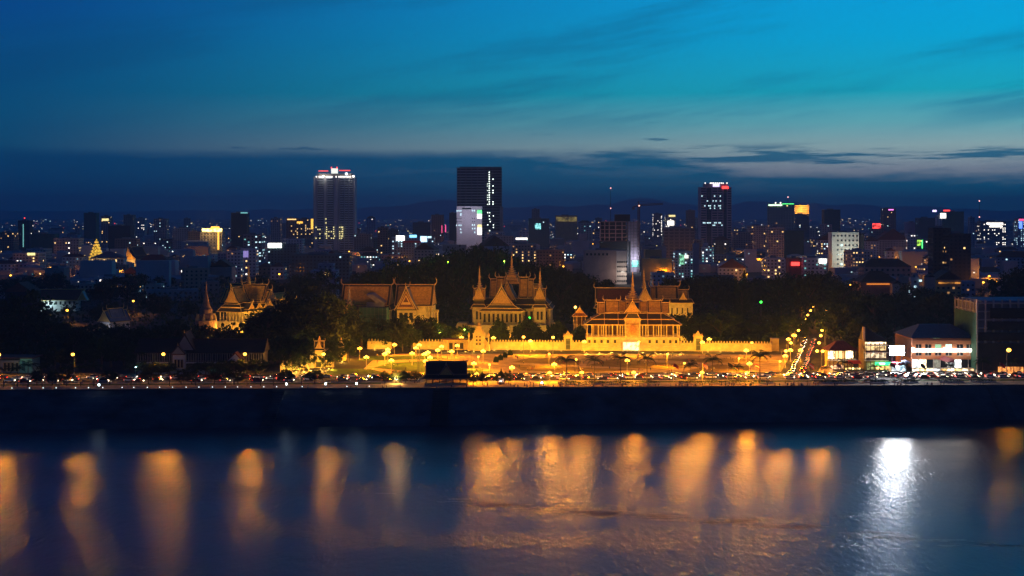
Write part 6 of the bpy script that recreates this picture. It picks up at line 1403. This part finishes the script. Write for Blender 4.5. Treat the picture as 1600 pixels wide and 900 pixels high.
for px, t in ((6, 574), (27, 572), (44, 566), (66, 570), (104, 572), (126, 570), (147, 568), (205, 572), (265, 571), (306, 574), (366, 566), (386, 572), (407, 570), (427, 568), (471, 570),
              (885, 558), (929, 558), (970, 554), (1011, 555), (1079, 566), (1113, 557), (1151, 570), (1187, 551), (1320, 562), (1368, 570), (1414, 567), (1485, 568), (1535, 561), (1584, 562), (1288, 572)):
    x = X_(px, 650); Y = EDGE(x) + 17 + tr.uniform(-2, 3); x = X_(px, Y); sc = Z_(t, Y) / 10.4
    o = PALM if not pl else dup(PALM, x, Y); o.location = (x, Y, 0); o.rotation_euler.z = tr.uniform(0, 6); o.scale = (min(sc * 1.05, 1.25),) * 2 + (sc,); pl.append((px, o, where_fg(px, 650)))
numbered(pl, 'palm with feathery fronds', 'palms along the promenade')
# planted mounds at the palms' feet
MOUND = T('planting_bed', 'x', 'planting bed', 0, 0); MB().lathe(0, 0, [(1.0, 0), (1.0, .05), (.96, .055)], 20).build('kerb_ring', kerbm, MOUND)
q = random.Random(4); mb = MB()
for k in range(700):
    a, rr_ = q.uniform(0, 2 * PI), .95 * math.sqrt(q.random()); c = Vector((rr_ * math.cos(a), rr_ * math.sin(a), .06 + .16 * q.random() * (1 - rr_ * .6)))
    d = Vector((q.gauss(0, 1), q.gauss(0, 1), q.gauss(0, .5))).normalized() * .035; e = Vector((q.gauss(0, 1), q.gauss(0, 1), q.gauss(0, .5))).normalized() * .03
    mb.add([c - d, c + e, c + d, c - e], [(0, 1, 2, 3)])
mb.build('shrub', leafm, MOUND, kind='stuff')
ml = []
for px in (893, 931, 970, 1011, 1079, 1113, 1151, 1187, 1290, 1320, 1368, 1414, 1485, 1535):
    x = X_(px, 647); Y = EDGE(x) + 17; o = MOUND if not ml else dup(MOUND, x, Y); o.location = (X_(px, Y), Y, 0); o.scale = (6.2, 4.2, 6.5); ml.append((px, o, where_fg(px, 650)))
numbered(ml, 'oval shrub bed', 'planting beds on the promenade')
# flags on poles
fl_cols = [('blue and red', ((.02, .03, .25), (.45, .03, .04), (.02, .03, .25))), ('black', ((.02, .02, .03),) * 3), ('pale pink', ((.6, .35, .35), (.5, .2, .22), (.6, .35, .35))), ('dark red', ((.30, .03, .05),) * 3), ('orange and green', ((.5, .2, .05), (.6, .5, .4), (.08, .3, .08))), ('red and white', ((.55, .05, .06), (.6, .6, .6), (.55, .05, .06)))]
def flag(px, top, ci, lab, base=650):
    x = X_(px, base); Y = EDGE(x) + 22; h = Z_(top, Y) ; r = T('flagpole', lab, 'flag', X_(px, Y), Y, 0, tr.uniform(-.5, .2), 'flags along the promenade')
    MB().lathe(0, 0, [(.09, 0), (.05, h)], 6).build('pole', polem, r); nm, cols = fl_cols[ci]
    for k in range(3):
        mb = MB(); w, hh = 2.6, 1.7; vs = []
        for j in (0, 1):
            for i in range(7): u = i / 6; vs.append((.06 + w * u * .92, .22 * math.sin(5 * u), h - .15 - hh * (k + j) / 3 - .85 * u * u * 1.2 - .3 * u))
        mb.add(vs, [(i, i + 1, i + 8, i + 7) for i in range(6)]); mb.build('flag_band', mat('flag_%d_%d' % (ci, k), cols[k], .8, .1), r)
for px, top, ci, lab in ((1052, 567, 3, 'drooping dark red flag on a pole by the lawn lamp'), (1098, 567, 0, 'blue and red striped flag before the far gate pier'), (1137, 566, 1, 'black flag hanging limp on its pole'), (1145, 570, 4, 'orange and green banded flag beside the black flag'), (1180, 568, 5, 'red and white flag before the long wall'),
                         (1264, 567, 5, 'red and white flag at the street mouth'), (1307, 567, 2, 'pale pink flag before the restaurant'), (1391, 566, 3, 'red flag under the blinding billboard'), (1438, 567, 1, 'black flag before the hotel'), (1562, 566, 3, 'dark red flag before the netted building site')): flag(px, top, ci, lab)

# ---------------------------------------------------------------- cars
def car(colname, m, kind):
    L, Wd, Hh = (4.5, 1.8, 1.45) if kind == 'sedan' else (4.7, 1.9, 1.8)
    r = T('car', 'x', 'car', 0, 0)
    z0 = .38; zb = .92 if kind == 'sedan' else 1.08
    body = [(-L / 2, z0), (L / 2, z0), (L / 2 + .03, z0 + .3), (L / 2 - .12, zb - .12), (L * .22, zb), (-L * .36, zb + .02), (-L / 2 + .05, zb - .05), (-L / 2 - .02, z0 + .3)]
    MB().prism(body, -Wd / 2, Wd / 2).build('body', m, r)
    cab = [(L * .24, zb), (L * .08, Hh), (-L * .22, Hh), (-L * (.36 if kind == 'sedan' else .47), zb + .02)]
    MB().prism(cab, -Wd / 2 + .12, Wd / 2 - .12).build('window', glass, r)
    MB().prism([(L * .08, Hh - .05), (L * .085, Hh + .05), (-L * .225, Hh + .05), (-L * .23, Hh - .05)], -Wd / 2 + .10, Wd / 2 - .10).build('roof', m, r)
    wme = car.w
    for x in (-L * .31, L * .31):
        for y in (-Wd / 2 + .08, Wd / 2 - .08): obj('wheel', wme, r, (x, y, .33))
    for y in (-Wd / 2 + .2, Wd / 2 - .2): obj('headlight', car.h, r, (L / 2 - .02, y, z0 + .34)); obj('tail_light', car.t, r, (-L / 2 - .02, y, z0 + .42))
    spot(r, z0 + .4, 260, (1, .78, .5), .15, L / 2 + .3, 0, 1.35, 1.9, -PI / 2)
    r['_c'] = colname; r['_k'] = kind; return r
w = MB().lathe(0, 0, [(.12, -.12), (.33, -.11), (.33, .11), (.12, .12)], 12); car.w = w.mesh('wheel', mat('tyre', (.02, .02, .02), .8)); car.w.transform(Matrix.Rotation(PI / 2, 4, 'X'))
car.h = MB().ball((0, 0, 0), .17, 6, 4).mesh('headlight', E_head); car.t = MB().box(-.06, .06, -.18, .18, -.09, .09).mesh('tail_light', E_tail)
paint = [('white', mat('car_white', (.7, .7, .7), .25, 0, 1, 0, .5)), ('silver', mat('car_silver', (.4, .41, .42), .25, 0, 1, .5, .5)), ('black', mat('car_black', (.02, .02, .022), .2, 0, 1, 0, .5)), ('dark red', mat('car_red', (.22, .03, .03), .25, 0, 1, 0, .5))]
CARS = [car(n_, m_, k_) for n_, m_ in paint for k_ in ('sedan', 'suv')]
car_l = []; used = set(); cr_ = random.Random(12)
def put_car(x, y, rz, where, grp):
    i = cr_.choice([0, 0, 1, 1, 2, 3, 4, 5, 6, 7]); p = CARS[i]
    if i not in used: used.add(i); o = p; o.location = (x, y, .01); o.rotation_euler.z = rz
    else: o = dup(p, x, y, .01, rz)
    car_l.append((x, o, f"{p['_c']} {dict(sedan='saloon car', suv='tall car')[p['_k']]} {where}")); o['group'] = grp
def zone(x): return 'in traffic before the long school' if x < -95 else 'in traffic before the striped lawn' if x < -30 else 'in traffic before the crowd lawn' if x < 50 else 'in traffic before the long wall' if x < 130 else 'in the queue before the shops and hotel'
for off, dr, gap in ((31.5, 0, 11), (35.2, 0, 10), (39.2, PI, 12), (42.8, PI, 9.5), (47.2, PI, 9)):
    x = -245 + cr_.uniform(0, 6)
    while x < 248:
        gg = gap * (.62 if x > 125 else .85 if x > -20 else 1.1); gg = max(gg, 5.6)
        if cr_.random() < .9: put_car(x, EDGE(x) + off + cr_.uniform(-.3, .3), dr + .042 + cr_.uniform(-.03, .03), zone(x), 'cars on the quay road')
        x += gg * cr_.uniform(.9, 1.5)
for k in range(22):
    y = 692 + k * 8.5 + cr_.uniform(-1, 1)
    for ln, rz in ((-3.6, -PI / 2 - .24), (1.8, PI / 2 - .24)):
        if cr_.random() < .85: put_car(sx(y) + ln + cr_.uniform(-.5, .5), y, rz, 'in the jam on the side street' if y < 800 else 'far up the side street', 'cars on the side street')
for g_ in ('quay road', 'side street'): numbered([q for q in car_l if ('side street' in q[2]) == (g_ == 'side street')], '', 'cars on the ' + g_)
for i, p in enumerate(CARS):
    if i not in used: bpy.data.objects.remove(p)

# ---------------------------------------------------------------- people
def person_mesh(pose, shirt, trousers, skin, hair):
    j = {'pel': (0, 0, .93), 'chest': (0, -.01, 1.28), 'neck': (0, -.01, 1.46), 'head': (0, -.03, 1.62), 'top': (0, -.01, 1.72)}
    st = .16 if pose == 'walk' else .02
    for sd, sg in (('l', -1), ('r', 1)):
        f = sg * st; j[sd + 'hip'] = (sg * .10, 0, .90); j[sd + 'kn'] = (sg * .11, -f * .7 - .03, .49); j[sd + 'an'] = (sg * .11, f * .9, .08); j[sd + 'toe'] = (sg * .12, f * .9 - .16, .03)
        j[sd + 'sh'] = (sg * .19, 0, 1.40)
        if pose == 'lean': j[sd + 'el'] = (sg * .24, -.16, 1.18); j[sd + 'wr'] = (sg * .16, -.36, 1.10); j[sd + 'hand'] = (sg * .14, -.44, 1.09)
        elif pose == 'point' and sg > 0: j[sd + 'el'] = (.34, -.2, 1.42); j[sd + 'wr'] = (.40, -.42, 1.50); j[sd + 'hand'] = (.42, -.51, 1.52)
        else: j[sd + 'el'] = (sg * .25, f * .5, 1.12); j[sd + 'wr'] = (sg * .25, f * .9 - .06, .87); j[sd + 'hand'] = (sg * .25, f - .09, .79)
    if pose == 'sit':
        for k_ in list(j): x, y, z = j[k_]; j[k_] = (x, y, z - .45) if not k_[1:] in ('kn', 'an', 'toe') else (x, y, z)
        for sd, sg in (('l', -1), ('r', 1)): j[sd + 'kn'] = (sg * .13, -.42, .47); j[sd + 'an'] = (sg * .13, -.40, .08); j[sd + 'toe'] = (sg * .14, -.56, .03)
    R = dict(pel=.13, chest=.15, neck=.06, head=.10, top=.07, hip=.095, kn=.062, an=.042, toe=.035, sh=.065, el=.045, wr=.033, hand=.04)
    E = [('pel', 'chest'), ('chest', 'neck'), ('neck', 'head'), ('head', 'top')]
    for sd in 'lr': E += [('pel', sd + 'hip'), (sd + 'hip', sd + 'kn'), (sd + 'kn', sd + 'an'), (sd + 'an', sd + 'toe'), ('chest', sd + 'sh'), (sd + 'sh', sd + 'el'), (sd + 'el', sd + 'wr'), (sd + 'wr', sd + 'hand')]
    bm = bmesh.new(); sk = bm.verts.layers.skin.verify(); V = {}
    for k_, p in j.items():
        v = bm.verts.new(p); r_ = R.get(k_, R.get(k_[1:], .05)); v[sk].radius = (r_, r_ * .8); v[sk].use_root = (k_ == 'pel'); V[k_] = v
    for a, b in E: bm.edges.new((V[a], V[b]))
    me = bpy.data.meshes.new('person'); bm.to_mesh(me); bm.free(); o = bpy.data.objects.new('person_tmp', me); COL.objects.link(o)
    o.modifiers.new('s', 'SKIN'); dg = bpy.context.evaluated_depsgraph_get(); out = bpy.data.meshes.new_from_object(o.evaluated_get(dg)); bpy.data.objects.remove(o)
    out.materials.clear()
    for m in (shirt, trousers, skin, hair): out.materials.append(m)
    dz_ = -.45 if pose == 'sit' else 0
    for p in out.polygons:
        c = p.center; z = c.z - dz_; hand = (abs(c.x) > .2 and z < .95 and z > .7) or c.y < -.36 and z > .95
        p.material_index = 3 if z > 1.66 or (z > 1.55 and c.y > .02) else 2 if z > 1.44 or hand else 0 if z > .97 else 1
    return out
sk_ = mat('skin_tone', (.28, .16, .10), .7, .1); hr = mat('black_hair', (.015, .012, .01), .6, 0)
cl = [('white', mat('shirt_white', (.6, .6, .58), .9, .1)), ('red', mat('shirt_red', (.4, .05, .05), .9, .1)), ('navy', mat('shirt_blue', (.05, .07, .18), .9, .1)), ('black', mat('shirt_black', (.03, .03, .03), .9, .1)), ('yellow', mat('shirt_yellow', (.5, .38, .06), .9, .1))]
jeans = mat('dark_trousers', (.04, .045, .07), .9, .1)
PM = []
for i, (po, ps) in enumerate((('stand', 'standing'), ('lean', 'leaning'), ('walk', 'walking'), ('point', 'pointing'), ('sit', 'sitting'))):
    for c_ in (i, (i + 2) % 5): PM.append((person_mesh(po, cl[c_][1], jeans, sk_, hr), ps, cl[c_][0]))
pr_ = random.Random(21); ppl = []
def person(x, y, rz, pool, where, grp, z=0):
    me, ps, cn = PM[pr_.choice(pool)]; o = obj('person', me, None, (x, y, z + .01), rz); sc = pr_.uniform(.94, 1.05); o.scale = (sc, sc, sc)
    tag(o, 'x', 'person', grp); ppl.append((x, o, f'person in a {cn} top {ps} {where}', grp))
def zp(px): return 'at the parapet before the striped lawn' if px < 660 else 'at the parapet by the pointed shrine' if px < 830 else 'at the parapet before the crowd lawn' if px < 1040 else 'at the parapet before the long wall' if px < 1240 else 'at the parapet before the shops'
for k in range(105):
    px = pr_.uniform(800, 1260) if k < 70 else pr_.uniform(1260, 1560) if k < 92 else pr_.uniform(480, 800); x = X_(px, 634)
    person(x, EDGE(x) + pr_.uniform(.85, 2.2), pr_.choice([0, PI, PI * .9, .4]), [0, 1, 2, 3, 6, 7], zp(px), 'people along the parapet')
for k in range(50):
    px = pr_.uniform(735, 1300); x = X_(px, 642); person(x, EDGE(x) + pr_.uniform(4, 14), pr_.uniform(0, 6.28), [0, 1, 4, 5, 4, 5], 'on the promenade ' + ('before the crowd lawn' if px < 1040 else 'before the long wall'), 'people on the promenade')
for k in range(115):
    px = pr_.uniform(805, 1180); Y = pr_.uniform(698, 778); person(X_(px, Y), Y, pr_.uniform(0, 6.28), [0, 1, 4, 5, 8, 9, 8, 9], 'on the ' + ('western' if px < 920 else 'middle' if px < 1060 else 'eastern') + ' crowd lawn', 'people on the palace lawns')
for k in range(26):
    px = pr_.uniform(570, 760); Y = pr_.uniform(700, 775); person(X_(px, Y), Y, pr_.uniform(0, 6.28), [0, 1, 4, 5], 'on the gate tower lawns', 'people on the west lawns')
for g_ in {q[3] for q in ppl}: numbered([q[:3] for q in ppl if q[3] == g_], '', g_)
# lamps in the streets of the city; random ones added to warm the walls
CS = street_lamp(30000, 11, False); cq = random.Random(15); cl_ = []
for px, py, Y in ((18, 430, 1700), (56, 424, 1750), (70, 428, 1650), (110, 424, 1740), (80, 418, 1900), (199, 424, 1700), (309, 410, 2000), (340, 413, 1900), (322, 412, 1900), (437, 428, 1400), (535, 415, 1600), (546, 387, 2500), (567, 405, 1800), (578, 377, 2600), (931, 414, 1500), (1037, 392, 1650), (1041, 417, 1560), (1135, 417, 1560), (1159, 421, 1450), (1220, 381, 2100), (1160, 404, 1900), (1396, 405, 1750), (1345, 413, 1700), (1555, 440, 1150), (1535, 441, 1160), (1100, 398, 2000), (880, 400, 1800), (708, 402, 1900), (640, 395, 2000), (1270, 400, 1900)) + tuple((cq.uniform(0, 1600), 0, cq.choice([1520, 1800, 2150, 2600, 3100, 3800]) * cq.uniform(.97, 1.03)) for _ in range(55)):
    if not py and Y < 1900 and 500 < px < 930: Y += 600
    Y = F * (H - 10.7) / (py - HOR) if py > 400 else Y; o = CS if not cl_ else dup(CS, X_(px, Y), Y); o.location = (X_(px, Y), Y, 0); o.scale = (1.3, 1.3, 1); cl_.append((px, o, 'below ' + min(LM, key=lambda q: abs(q[0] - px))[1]))
numbered(cl_, 'orange lamp in a city street', 'orange lamps in the city streets')
# ---------------------------------------------------------------- haze over the city
hz = MB().box(-13500, 13500, -1600, 25000, -13.6, 330).build('haze', [], None, kind='stuff')
m = bpy.data.materials.new('evening_haze'); m.use_nodes = True; t = m.node_tree; t.nodes.clear()
v = t.nodes.new('ShaderNodeVolumePrincipled'); v.inputs['Color'].default_value = (.42, .68, 1, 1); v.inputs['Density'].default_value = 1e-4; v.inputs['Anisotropy'].default_value = 0.0
oo = t.nodes.new('ShaderNodeOutputMaterial'); t.links.new(v.outputs[0], oo.inputs['Volume']); hz.data.materials.append(m)
